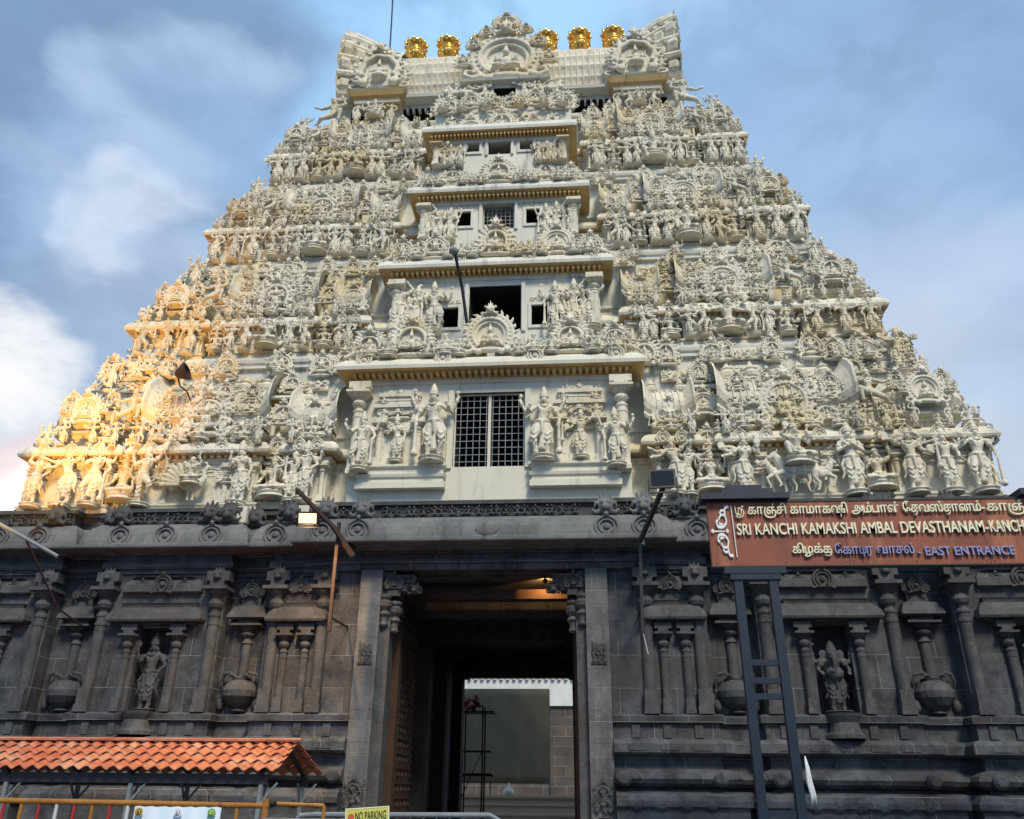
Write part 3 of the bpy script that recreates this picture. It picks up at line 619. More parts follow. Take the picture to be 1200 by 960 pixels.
def kuta_roof(mat=None):
    bm = bmesh.new()
    lathe(bm, [(.78, 0), (.78, .03), (.70, .04), (.70, .30), (.80, .31), (.80, .36), (.98, .37), (1.0, .41), (.9, .47), (.80, .50), (.80, .56), (.92, .60), (.99, .74), (.97, .88), (.86, 1.04), (.66, 1.2), (.42, 1.32), (.30, 1.36), (.34, 1.40), (.20, 1.44), (.12, 1.48), (.2, 1.55), (.2, 1.62), (.08, 1.68), (.08, 1.72), (.02, 1.86)], 32, sq=.45, ribs=0)
    for k in range(20):
        a = 2*pi*k/20; e = 2+.45*8; f = 1/((abs(cos(a))**e + abs(sin(a))**e)**(1/e)); c_, s_ = cos(a)*f, sin(a)*f
        tube(bm, [(c_*.93, s_*.93, .6), (c_*1.0, s_*1.0, .74), (c_*.98, s_*.98, .88), (c_*.87, s_*.87, 1.04), (c_*.67, s_*.67, 1.2), (c_*.43, s_*.43, 1.32)], .028, 5)
    return mesh('kuta_roof', bm, mat or STUC, False)
KUTA = kuta_roof()
def sala_roof(L_, H, D_, nf=4):
    bm = bmesh.new(); h = L_/2
    box(bm, -h*.92, h*.92, -D_*.40, D_*.40, 0, H*.16); box(bm, -h, h, -D_*.5, D_*.5, H*.16, H*.20); box(bm, -h*.9, h*.9, -D_*.38, D_*.38, H*.2, H*.28)
    sec = [(.44, .28), (.47, .32), (.46, .36), (.52, .42), (.56, .52), (.55, .62), (.48, .73), (.36, .83), (.2, .91), (.06, .96), (0, .97)]
    S = [(-a*D_, b*H) for a, b in sec] + [(a*D_, b*H) for a, b in sec[-2::-1]]
    xs = []; nr = max(6, int(L_/.2))
    for i in range(nr+1):
        x = -h*.93 + 2*h*.93*i/nr; xs += [(x-.022, 1.0), (x-.02, 1.045), (x+.02, 1.045), (x+.022, 1.0)]
    rings = [[bm.verts.new((x, y*k, H*.28 + (z-H*.28)*k)) for y, z in S] for x, k in xs]
    for A, B in zip(rings, rings[1:]):
        for i in range(len(S)-1): bm.faces.new((A[i], A[i+1], B[i+1], B[i]))
    for s in (-1, 1):     # flared shell ends
        rg = []
        for dx, k in ((-.06, .95), (.0, 1.06), (.06, 1.18), (.13, 1.34), (.15, 1.40), (.12, 1.38), (.08, 1.2), (.02, .9)):
            rg.append([bm.verts.new((s*(h*.93 + dx*H), y*k*(1 + .03*math.sin(i*2.2)), H*.24 + (z-H*.24)*k)) for i, (y, z) in enumerate(S)])
        for A, B in zip(rg, rg[1:]):
            for i in range(len(S)-1): bm.faces.new((A[i], A[i+1], B[i+1], B[i]))
        bm.faces.new(rg[-1])
    for i in range(nf):
        x = -h*.8 + 1.6*h*i/max(1, nf-1); q = H*.13
        lathe(bm, [(q*.5, 0), (q*.9, q*.3), (q*1.0, q*.7), (q*.6, q*1.1), (q*.75, q*1.3), (q*.4, q*1.6), (q*.1, q*2.3)], 10, (x, 0, H*.95))
    me = mesh('sala_roof', bm, STUC); return me
def dentils(bm, x0, x1, y, z0, z1, step=.16, mi=0, d=.12):
    n = max(1, int((x1-x0)/step))
    for i in range(n):
        x = x0 + (i+.25)*(x1-x0)/n; box(bm, x, x+(x1-x0)/n*.5, y-d, y+.05, z0, z1, mi)
def panjara(H=1.0):        # tall narrow niche front: two colonnettes, lintel, tiered cap (unit width 1)
    bm = bmesh.new(); box(bm, -.5, .5, .05, .3, 0, H); box(bm, -.55, .55, -.12, .3, 0, .07); box(bm, -.5, .5, -.06, .3, .07, .13)
    for s in (-1, 1):
        lathe(bm, [(.06, .13), (.06, .55*H), (.09, .58*H), (.07, .61*H), (.11, .66*H), (.12, .68*H)], 8, (s*.36, -.02, 0)); box(bm, s*.36-.13, s*.36+.13, -.14, .1, .68*H, .71*H)
    for i, (w, d) in enumerate(((.5, .1), (.58, .2), (.46, .08), (.40, .1), (.48, .16), (.3, .08))):
        z = H*(.71 + i*.05); box(bm, -w, w, -d, .25, z, z + H*.048)
    return mesh('panjara_front', bm, STUC)
PANJ = panjara()
TIERS = [
 dict(z0=8.2, zw=9.86, ze=10.22, zt=12.2, zn=13.3, yw=.42, b=[(4.4, 5.4), (6.3, 9.7), (10.45, 12.85)], off=.31, s=1.0),
 dict(z0=13.3, zw=14.40, ze=14.78, zt=16.4, zn=17.3, yw=1.25, b=[(4.0, 4.85), (5.6, 8.2), (9.05, 11.25)], off=.26, s=.86),
 dict(z0=17.3, zw=18.60, ze=18.93, zt=20.5, zn=21.3, yw=2.1, b=[(3.5, 4.25), (4.95, 7.3), (8.05, 9.85)], off=.24, s=.8),
 dict(z0=21.3, zw=22.60, ze=22.93, zt=24.5, zn=25.0, yw=2.95, b=[(3.0, 3.65), (4.3, 6.4), (7.15, 8.5)], off=.22, s=.72)]
rnd = random.Random(11)
FN = {'deity': 'standing_figure', 'guardian': 'guardian_figure', 'worship': 'standing_figure', 'goddess': 'goddess_figure', 'maiden': 'maiden_figure', 'dancer': 'dancing_figure', 'bearer': 'bearer_figure', 'sage': 'sage_figure'}
def stand(kind, par, x, y, z, h, flip=None, rz=0):
    h *= rnd.uniform(.94, 1.06)
    if kind != 'guardian' and rnd.random() < .6: put('sculpted_figure', rnd.choice(RSTAND), par, (x, y, z + .06*h), h, rz + rnd.uniform(-.12, .12), rnd.random() < .5); return
    put(FN[kind], STAND[kind], par, (x, y, z + .06*h), h, rz + rnd.uniform(-.12, .12), rnd.random() < .5 if flip is None else flip)
def seat(kind, par, x, y, z, h, rz=0):
    h *= rnd.uniform(1.08, 1.3)
    if rnd.random() < .6: put('small_deity', rnd.choice(RSEAT), par, (x, y, z + .08*h), h, rz + rnd.uniform(-.12, .12), rnd.random() < .5); return
    put('seated_figure' if kind != 'yaksha' else 'squatting_figure', SEAT[kind], par, (x, y, z + .08*h), h, rz + rnd.uniform(-.12, .12), rnd.random() < .5)
def archp(kind, par, x, y, z, w, rz=0, hh=1.0):
    if kind != 'round' and w < 1.3: w *= rnd.uniform(1.06, 1.2)
    if kind != 'round' and w < 1.9 and rnd.random() < .7: put('ornate_arch', rnd.choice(RARCH), par, (x, y, z), (w*rnd.uniform(.9, 1.1), w, w*hh*rnd.uniform(.9, 1.15)), rz); return
    put({'flame': 'flame_arch', 'round': 'eave_medallion', 'scroll': 'scroll_arch'}[kind], ARCH[kind], par, (x, y, z), (w, w, w*hh), rz)
STOREYS = []; CBH = [3.7, 3.1, 2.5, 2.2]
for ti, T in enumerate(TIERS):
    s, yw, off = T['s'], T['yw'], T['off']; z0, zw, ze, zt, zn = T['z0'], T['zw'], T['ze'], T['zt'], T['zn']
    (p0, p1), (s0, s1), (k0, k1) = T['b']; y1 = DEPTH - yw; rc = .62*s
    br = [(CBH[ti], yw+5.2), (p0, yw+rc), (p1, yw+.06), (s0, yw+rc), (s1, yw), (k0, yw+rc), (k1, yw)]
    bm = bmesh.new(); pl = plan_of(br, y1, [(.17, .24, .5*s), (.76, .83, .5*s)])
    g = .03
    loft(bm, pl, [(.15*s, z0), (.15*s, z0+.10), (.08*s, z0+.13), (.08*s, z0+.19), (.13*s, z0+.2), (.13*s, z0+.25), (0, z0+.27), (0, zw-.26), (.05, zw-.25), (.05, zw-.19), (.10, zw-.18), (.10, zw-.12), (.07, zw-.11, 1), (.07, zw-.04, 1), (off*.93, zw-.03, 1), (off, zw), (off+.02, zw+.06), (off*.94, zw+.16), (off*.66, zw+.27), (off*.2, ze), (-.05, ze)])
    # corbel course under the eave
    yd = yw - .07
    for a, b in ((s0, s1), (k0, k1), (p0, p1)):
        for m_ in (1, -1):
            x0, x1 = (a, b) if m_ == 1 else (-b, -a); dentils(bm, x0, x1, yd, zw-.13, zw-.035, .17*s+.02, 1, off*.45)
    T2 = TIERS[ti+1] if ti < 3 else dict(yw=3.85, b=[(0, 0), (0, 0), (0, 6.9)])
    yu = T2['yw'] - .16; wu = T2['b'][2][1] + .14
    ch = CBH[ti] - .12
    loft(bm, [(-wu, yu), (-ch, yu), (-ch, yu+4.3), (ch, yu+4.3), (ch, yu), (wu, yu), (wu, DEPTH-yu), (-wu, DEPTH-yu)], [(-.05, ze-.3), (-.05, ze+.35), (.04, ze+.36), (.04, ze+.45), (-.05, ze+.46), (-.05, zn-.42), (.06, zn-.40), (.06, zn-.34), (-.02, zn-.33), (-.02, zn-.22), (.04, zn-.20), (.06, zn-.12), (.06, zn-.04), (.03, zn-.012), (.03, zn-.01)], mi=2)
    ST = link('storey', mesh('storey', bm, [STUC, SOFF, STUW]), TOWER); STOREYS.append(ST)
    # slabs of the roof level that the corner and barrel shrines stand on reach back to the upper wall
    fh = (zw - z0 - .22) * (1.2, 1.3, 1.2, 1.15)[ti]
    zf = z0 + .27
    for m_ in (-1, 1):
        # wall figures and colonnettes
        for x in (s0+.12, s0+.62*s+.25, s1-.62*s-.25, s1-.12, k0+.12, k1-.12, p0+.1, p1-.1):
            put('colonnette', COLS, ST, (m_*x, yw-.02, zf), (s*.62, s*.62, zw-.24-zf))
        cs, ck, cp = (s0+s1)/2*m_, (k0+k1)/2*m_, (p0+p1)/2*m_
        fy = yw - .2*s
        w = s1 - s0
        if ti == 0:
            mk = 'peacock' if m_ < 0 else 'horse'
            put('mount_' + mk, MOUNT[mk], ST, (cs - m_*.05, fy-.16, z0+.2), (1.35, 1.1, 1.2), 0, m_ > 0)
            seat('royal', ST, cs + (.05 if m_ < 0 else 0), fy-.30, z0+.85 if m_ > 0 else z0+.62, 1.35 if m_ > 0 else 1.0)
            if m_ > 0:
                put('mount_horse', MOUNT['bull'], ST, (cs-.45, fy-.12, z0+.2), (.9, .9, 1.0), 0, True); put('mount_horse', MOUNT['bull'], ST, (cs+.5, fy-.12, z0+.2), (.9, .9, 1.0), 0, False)
            stand('goddess', ST, m_*(s0+.38), fy-.1, z0+.1, fh*1.04); stand('worship', ST, m_*(s1-.34), fy-.1, z0+.1, fh*1.04)
            for q in (-1, 1): archp('scroll', ST, cs+q*.95, fy+.1, z0+.75, .62)
        else:
            archp('scroll' if ti != 3 else 'flame', ST, cs, fy+.12, zf, fh*.92)
            seat('deity' if (ti+m_) % 2 else 'royal', ST, cs, fy-.12, z0+.28, fh*1.15)
            for q, kd in ((-.27, 'goddess'), (.27, 'maiden'), (-.44, 'dancer'), (.44, 'sage')):
                stand(kd, ST, cs+q*w, fy-.06, z0+.2, fh*(.98 if abs(q) < .4 else .9))
        # corner shrine: front, and outer side
        kw = k1 - k0
        for q, kd in ((-.33, 'maiden'), (.02, 'deity'), (.36, 'guardian')):
            stand(kd, ST, ck+q*kw, fy-.06, z0+.14, fh*1.03)
        for q, kd in ((.35, 'worship'), (1.1, 'deity'), (1.85, 'goddess')):
            stand(kd, ST, m_*(k1+.12*s), yw+q*s, z0+.14, fh*1.0, rz=m_*pi/2)
        # recess niches and the small pavilion by the centre
        for x, kd in ((m_*(s1+k0)/2, 'deity'), (m_*(p1+s0)/2, 'goddess')):
            put('niche_front', PANJ, ST, (x, yw+.16*s, z0+.12), (.62*s, .7*s, (zw-z0)*1.0))
            seat(kd, ST, x, yw-.02, z0+.34, .78*fh)
            archp('scroll', ST, x, yw-.05, zw-.22, .66*s)
            archp('flame', ST, x, yw+.0, ze+.45*s, .74*s)
        stand('deity', ST, cp, fy-.04, z0+.2, fh*.96); stand('worship', ST, cp+m_*.34*s, fy, z0+.2, fh*.8)
        # shrine roofs above the eave
        H = (zt - ze)*1.22
        put('corner_shrine_roof', KUTA, ST, (ck, yw+kw/2-.05, ze-.02), (kw*.46, kw*.46, H/1.86))
        put('barrel_shrine_roof', sala_roof(w*.98, H*.82, 1.3*s, 5), ST, (cs, yw+.62*s, ze-.02), 1)
        put('flame_arch' if m_ > 0 else 'ornate_arch', ARCH['flame'] if m_ > 0 else RARCH[ti], ST, (cs, yw-.12, ze+.04), (1.55*s, 1.3*s, 1.6*s))
        for q in (-1, 1):
            archp('scroll', ST, cs+q*w*.31, yw-.02, ze+.06, .72*s)
            seat('yaksha', ST, cs+q*w*.17, yw-.14*s, ze+.02, .62*s); stand('dancer', ST, cs+q*w*.44, yw-.10, ze-.02, .78*s)
            seat('goddess', ST, cs+q*w*.36, yw-.22*s, ze-.0, .7*s)
        seat('royal', ST, cs, yw-.25*s, ze+.0, .86*s)
        put('corner_shrine_roof', KUTA, ST, (m_*(k1-.72*kw), yw+kw*.95, ze+.35*H), (kw*.44, kw*.44, H/2.0)); archp('flame', ST, m_*(k1-.35*kw), yw+.55*kw, ze+.86*H, .8*s, m_*.4)
        stand('deity', ST, m_*(k1-.62*kw), yw+.34*s, zn-1.25*s, 1.3*s); stand('guardian', ST, m_*(k1-.3*kw), yw+.75*s, ze+.55*H, 1.15*s, rz=m_*.7)
        put('relief_band', SCRL[0], ST, (cs-w*.24, yw-.12*s, ze+.30*H), (w*.44, 1.0, .9*s)); put('relief_band', SCRL[4], ST, (cs+w*.24, yw-.12*s, ze+.34*H), (w*.44, 1.0, .8*s)); put('relief_band', SCRL[2], ST, (cs, yw+.12*s, ze+.62*H), (w*.6, 1.0, .6*s))
        put('relief_band', SCRL[1], ST, (ck, yw-.05, zw-.62*s), (kw*.9, .5, .8*s)); put('relief_band', SCRL[0], ST, (cs, yw-.02, zw-.62*s), (w*.9, .5, .8*s))
        for q in (-.42, -.14, .14, .42): seat(('yaksha', 'goddess', 'royal', 'deity')[int(q*10) % 4], ST, cs+q*w, yw+.05, ze+.50*H, .5*s)
        archp('flame', ST, ck, yw-.12, ze+.24*H, .95*s); archp('flame', ST, m_*(k1+.1), yw+kw/2, ze+.24*H, .95*s, m_*pi/2)
        for q in (-.38, .38): seat('deity', ST, ck+q*kw, yw-.12*s, ze-.02, .75*s); seat('deity', ST, m_*(k1+.1), yw+kw/2+q*kw, ze-.02, .75*s, m_*pi/2)
        stand('maiden', ST, ck-.18*kw, yw-.16*s, ze-.03, .7*s); stand('goddess', ST, ck+.18*kw, yw-.16*s, ze-.03, .7*s)
        # pavilion cap: framed arch with a dark hood, over the narrow bay
        put('barrel_shrine_roof', sala_roof((p1-p0)*1.0, H*.62, 1.0*s, 2), ST, (cp, yw+.45*s, ze), 1)
        archp('flame', ST, cp, yw-.08, ze+.02, (p1-p0)*1.05)
        seat('goddess', ST, cp, yw-.2*s, ze, .62*s)
        # kneeling bearers at the corner recesses
        put('kneeling_bearer', BEAR, ST, (m_*(k0-.28*s), yw-.18*s, ze+.28*H), 1.35*s, 0, m_ < 0)
        put('kneeling_bearer', BEAR, ST, (m_*(k1-.1), yw+kw+.7*s, ze+.2*H), 1.2*s, m_*pi/2, m_ < 0)
        # eave medallions
        for a, b, n in ((s0, s1, 5 if ti == 0 else 4), (k0, k1, 3), (p0, p1, 2)):
            for i in range(n): archp('round', ST, m_*(a + (b-a)*(i+.5)/n), yw-off+.0, zw-.05, .40*s)
        for i in range(3): archp('round', ST, m_*(k1+off), yw+.1+i*.8*s, zw-.02, .30*s, m_*pi/2)
        # upper wall: niche hoods with ochre mouths between the shrine roofs, finials on the ledge
        for x, wd in ((m_*(s1+k0)/2, .95*s), (m_*(p1+s0)/2, .95*s)):
            bm = bmesh.new(); hz = ze + .62*H
            loft(bm, [(-wd*.5, -.1), (wd*.5, -.1), (wd*.5, .5), (-wd*.5, .5)], [(-.12, -.55*H), (-.12, -.06), (-.06, -.05), (-.02, -.04), (.10, 0, 1), (.13, .05), (.08, .13), (-.02, .2), (-.1, .22)])
            dentils(bm, -wd*.42, wd*.42, -.02, -.13, -.02, .14, 1, .07)
            for q in (-1, 1): lathe(bm, [(.07*s, -.55*H), (.07*s, -.2), (.1*s, -.17), (.11*s, -.12)], 8, (q*wd*.3, -.04, 0))
            put('niche_hood', mesh('niche_hood', bm, [STUC, OCHRE]), ST, (x, yu-.12, hz), 1)
            archp('flame', ST, x, yu-.28, hz+.14, .62*s)
        for x in (s0, s1, k0+.1, k1-.55*kw, p0, (s0+s1)/2): archp('flame' if x != s0 else 'scroll', ST, m_*x, yu-.20, zn-.80, .74*s); seat('yaksha', ST, m_*x, yu-.34, zn-.74, .5*s)
        for i in range(5):      # uneven crests that climb over the ledge into the storey above
            xx = m_*(p0 + (wu-.45-p0)*(i+rnd.uniform(.2, .8))/5); q_ = rnd.random(); yy_ = yu - .16
            if q_ < .5: put('ornate_arch', rnd.choice(RARCH), ST, (xx, yy_, zn-rnd.uniform(.95, .6)*s), (.85*s, .8*s, rnd.uniform(.8, 1.05)*s), 0)
            elif q_ < .8: put('small_deity', rnd.choice(RSEAT), ST, (xx, yy_-.05, zn-rnd.uniform(.6, .3)*s), rnd.uniform(.75, 1.0)*s)
            else: put('relief_band', rnd.choice(SCRL), ST, (xx, yy_+.06, zn-.55*s), (1.0*s, .8, .9*s))
        for q in (-.36, -.12, .12, .36): put('ornate_arch', rnd.choice(RARCH), ST, (cs+q*w, yw-.10*s, ze+(.46+rnd.uniform(-.04, .06))*H), (.66*s, .8*s, .62*s))
        for q in (-.25, .25): put('ornate_arch', rnd.choice(RARCH), ST, (ck+q*kw, yw+.1*s, ze+.48*H), (.6*s, .8*s, .62*s)); put('small_deity', rnd.choice(RSEAT), ST, (ck+q*kw, yw-.1, ze+.42*H), .6*s)
        for x in (p1, s0, s1, k0): put('sculpted_figure', rnd.choice(RSTAND), ST, (m_*x, yw-off-.02, ze-.12), .72*s, 0, rnd.random() < .5)
        for i in range(4):
            xx = m_*(p0+.3 + (k1-.9-p0)*(i+.5)/4); put('relief_band', SCRL[(i*2+ti) % 6], ST, (xx, yu-.10, zt-.1+(.12 if i % 2 else 0)), ((k1-p0)/5.2, .8, .8*s))
            seat('yaksha', ST, xx+.5*s, yw-.12*s, ze-.05, .5*s)
        for i in range(5):      # scrollwork strips on the upper wall base and between roofs
            xx = m_*(p0 + (k1-.6-p0)*(i+.5)/5); put('relief_band', SCRL[(i+ti*2) % 6], ST, (xx, yu-.12, ze+.1), ((k1-p0)/5.4, .8, .9*s))
CB = [dict(z0=8.2, zw=12.2, ze=12.72, y=.45, hw=3.80, ew=.50, win=(.98, 9.4, 11.62), sq=None, s=1.0),
      dict(z0=12.72, zw=16.2, ze=16.68, y=1.3, hw=3.2, ew=.44, win=(.80, 14.1, 15.72), sq=(1.12, 1.6, 14.25, 14.95), s=.85),
      dict(z0=16.68, zw=19.55, ze=19.98, y=1.78, hw=2.62, ew=.40, win=(.52, 18.25, 19.3), sq=(.92, 1.36, 18.4, 18.98), s=.76),
      dict(z0=19.98, zw=22.1, ze=22.5, y=1.65, hw=2.3, ew=.37, win=(.38, 21.3, 22.0), sq=(.70, 1.14, 21.42, 21.95), s=.68)]
for ci, c in enumerate(CB):

    z0, zw, ze, y, hw, ew, s = c['z0'], c['zw'], c['ze'], c['y'], c['hw'], c['ew'], c['s']; ST = STOREYS[ci]
    ww, wz0, wz1 = c['win']; holes = [(-ww, ww, wz0, wz1)]
    if c['sq']: a, b, q0, q1 = c['sq']; holes += [(a, b, q0, q1), (-b, -a, q0, q1)]
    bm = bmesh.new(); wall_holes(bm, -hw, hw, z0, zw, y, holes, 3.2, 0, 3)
    if ci == 0: box(bm, -hw, hw, y+.02, y+3, z0-.6, z0)
    loft(bm, [(-hw, y), (hw, y), (hw, y+3.4), (-hw, y+3.4)], [(.02, zw-.30), (.06, zw-.29), (.06, zw-.16), (.10, zw-.15, 1), (.10, zw-.04, 1), (ew*.9, zw-.03, 1), (ew, zw, 1), (ew+.02, zw+.10), (ew*.92, zw+.24), (ew*.62, zw+.38), (ew*.2, zw+.44), (-.1, ze)])
    dentils(bm, -hw-.1, hw+.1, y-.10, zw-.15, zw-.035, .15*s+.03, 1, ew*.5)
    # podiums on either side of the window
    pw = .5*(hw - ww)
    for m_ in (-1, 1):
        xc = m_*(ww + .14*s + pw*.86); W2 = pw*.82
        if ci == 0:
            loft(bm, [(xc-W2, y-.2), (xc+W2, y-.2), (xc+W2, y+.2), (xc-W2, y+.2)], [(.05, z0+.55), (.05, z0+.72), (0, z0+.74), (0, z0+.84), (.05, z0+.86), (.07, z0+.94), (.0, z0+.97), (.0, z0+1.12), (.08, z0+1.15), (.08, z0+1.22), (0, z0+1.23)])
        box(bm, m_*(ww+.02) if m_ > 0 else -ww-.16*s, m_*(ww+.16*s) if m_ > 0 else -ww-.02, y-.07, y+.05, wz0-.05, wz1+.06)
    for h_ in holes[1:]:
        a, b, q0, q1 = h_
        for (u0, u1, v0, v1) in ((a-.1, a-.005, q0-.1, q1+.1), (b+.005, b+.1, q0-.1, q1+.1), (a, b, q1+.005, q1+.1), (a, b, q0-.1, q0-.005)): box(bm, u0, u1, y-.05, y+.03, v0, v1)
    me = mesh('window_bay', bm, [CREAM if ci == 0 else STUW, SOFF2, STUC, SHADEM])
    link('window_bay', me, ST)
    # window leaves: frame, mullion and square grille
    if ci in (0, 2):
        bm = bmesh.new(); yy = y + .14; t = .045*s
        for (a0, a1, b0, b1) in ((-ww+.003, -ww+t, wz0, wz1), (ww-t, ww-.003, wz0, wz1), (-t*.9, t*.9, wz0, wz1), (-ww+t, -t*.9, wz1-t, wz1-.003), (t*.9, ww-t, wz1-t, wz1-.003)):
            if ci == 1 : break
            if ci == 2 and a1 < t*2 and a0 > -t*2 and b1-b0 > .2 and a0 > -ww+.1: continue
            box(bm, a0, a1, yy-.03, yy+.03, b0, b1)
        link('window', mesh('window', bm, CREAM), ST) if ci != 1 else bm.free()
        bm = bmesh.new(); nx = (10, 6, 7)[ci]; nz = (10, 5, 6)[ci]
        for i in range(1, nx+ (1 if ci == 0 else 0)):
            x = -ww + 2*ww*i/(nx + (1 if ci == 0 else 0)); box(bm, x-.011, x+.011, yy-.012, yy+.0, wz0, wz1)
        for i in range(1, nz+1):
            z = wz0 + (wz1-wz0)*i/(nz+1); box(bm, -ww, ww, yy+.001, yy+.013, z-.011, z+.011)
        link('window_grille', mesh('window_grille', bm, GREYM), ST)
    # corner columns
    for m_ in (-1, 1):
        put('bay_column', COLS, ST, (m_*(hw-.18*s), y-.18*s, (z0+.95 if ci == 0 else z0+.38*(zw-z0))), (1.25*s, 1.25*s, (zw-.30) - (z0+.95 if ci == 0 else z0+.38*(zw-z0))))
        if ci == 0:
            stand('guardian', ST, m_*1.50, y-.26, z0+1.23, 2.12, m_ > 0); stand('guardian', ST, m_*3.42, y-.34, z0+1.0, 1.62, m_ < 0)
            put('niche_front', PANJ, ST, (m_*2.5, y-.02, z0+1.2), (1.25, .8, 2.3)); stand('goddess', ST, m_*2.5, y-.16, z0+1.3, 1.35)
            archp('scroll', ST, m_*2.5, y-.05, z0+2.55, .85); seat('yaksha', ST, m_*2.05, y-.1, z0+3.05, .5); seat('yaksha', ST, m_*2.95, y-.1, z0+3.05, .5)
            put('relief_band', SCRL[1], ST, (m_*2.5, y-.1, z0+2.2), (1.3, .7, .7)); put('bay_column', COLS, ST, (m_*1.93, y-.1, z0+1.23), (.8, .8, 1.4)); put('bay_column', COLS, ST, (m_*3.0, y-.1, z0+1.23), (.8, .8, 1.4))
            put('relief_band', SCRL[2], ST, (m_*2.5, y-.12, z0+2.75), (1.2, .7, .8))
        else:
            zb = z0 + .36*(zw-z0); hh = zw - zb - .28
            a = ww + .1
            for x, kd, k in ((a+.45*s, 'guardian', .85), (hw-.95*s, 'goddess', .85), (hw-.3*s, 'bearer', .95), (hw-.62*s, 'worship', .7)):
                x = max(x, c['sq'][1] + .30*s); zz = zb
                stand(kd, ST, m_*x, y-.16*s, zz, hh*k*(.8 if zz > zb else 1))
            put('relief_band', SCRL[ci+2], ST, (m_*(c['sq'][1]+hw)/2, y-.05, zb+hh*.5), ((hw-c['sq'][1])*.9, .8, hh*.9)); put('relief_band', SCRL[ci], ST, (m_*(c['sq'][0]+c['sq'][1])/2, y-.02, c['sq'][3]+.12), (.75*s, .6, .6*s))
    # parapet of arches over the eave below, standing on it
    if ci:
        p = CB[ci-1]; zb = p['ze']-.12; yb = p['y'] - .22; hwp = p['hw']
        archp('flame', ST, 0, yb-.04, zb, (1.5, 1.2, 1.05)[ci-1])
        for m_ in (-1, 1):
            archp('flame', ST, m_*hwp*.60, yb+.02, zb, 1.16*p['s']); archp('scroll', ST, m_*hwp*.93, yb+.08, zb, 1.0*p['s'])
            for x, kd, hf in ((.33, 'yaksha', .72), (.22, 'goddess', .6), (.46, 'royal', .66), (.76, 'deity', .75), (.9, 'yaksha', .66)):
                seat(kd, ST, m_*x*hwp, yb-.14, zb-.0, hf*p['s']*1.15)
            put('kneeling_bearer', BEAR, ST, (m_*hwp*1.04, yb-.0, zb), .85*p['s'], 0, m_ < 0)
            put('kneeling_bearer', BEAR, ST, (m_*hwp*.38, yb-.22, zb), .6*p['s'], 0, m_ > 0)
            for i in range(2): put('relief_band', SCRL[(i+ci) % 3], ST, (m_*hwp*(.28+.5*i), yb+.22, zb), (hwp*.5, .9, 1.6*p['s']))
        for x in (-.93, -.34, .34, .93): archp('round', ST, x*hwp, p['y']-p['ew']+.02, p['zw']+.05, .5*p['s'])

# ------------------------------------------------------------------ neck and great barrel roof
YC = DEPTH/2
bm = bmesh.new()
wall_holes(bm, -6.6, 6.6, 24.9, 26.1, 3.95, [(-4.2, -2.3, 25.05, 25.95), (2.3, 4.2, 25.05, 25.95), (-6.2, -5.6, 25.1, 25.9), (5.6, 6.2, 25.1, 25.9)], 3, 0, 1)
box(bm, -6.6, 6.6, 7.3, 9.6, 24.9, 26.1)
loft(bm, [(-6.7, 3.75), (6.7, 3.75), (6.7, DEPTH-3.75), (-6.7, DEPTH-3.75)], [(0, 26.1), (.22, 26.13), (.26, 26.25), (.1, 26.4), (0, 26.42)])
for i in range(9): box(bm, -4.2+i*.24, -4.12+i*.24, 3.9, 4.1, 25.75, 25.94); box(bm, 2.3+i*.24, 2.38+i*.24, 3.9, 4.1, 25.75, 25.94)
NECK = link('roof_neck', mesh('roof_neck', bm, [STUW, SHADEM]), TOWER)
bm = bmesh.new(); SEC = [(2.6, 26.4), (2.8, 26.55), (2.85, 26.65), (2.7, 26.75), (2.82, 27.1), (2.93, 27.6), (2.93, 28.1), (2.8, 28.55), (2.45, 29.0), (1.85, 29.65), (1.15, 30.45), (.5, 31.1), (0, 31.35)]
FS = [(-a, z) for a, z in SEC] + [(a, z) for a, z in SEC[-2::-1]]
def fine(S, n=4):
    o = []
    for a, b in zip(S, S[1:]): o += [(a[0]+(b[0]-a[0])*i/n, a[1]+(b[1]-a[1])*i/n) for i in range(n)]
    return o + [S[-1]]
FF = fine(FS, 3)
XS = []; nx = 54
for i in range(nx+1):
    x = -6.3 + 12.6*i/nx; XS += [(x-.035, 0), (x-.03, .05), (x+.03, .05), (x+.035, 0)]
rings = []
for x, k in XS:
    rg = []
    for i, (y, z) in enumerate(FF):
        j = .045 if (i % 3 == 0) else 0; q = 1 + max(k, j)/3.5
        rg.append(bm.verts.new((x, YC + y*q, 26.4 + (z-26.4)*q)))
    rings.append(rg)
for A, B in zip(rings, rings[1:]):
    for i in range(len(FF)-1): bm.faces.new((A[i], A[i+1], B[i+1], B[i]))
ROOF = link('barrel_roof', mesh('barrel_roof', bm, STUC), TOWER)
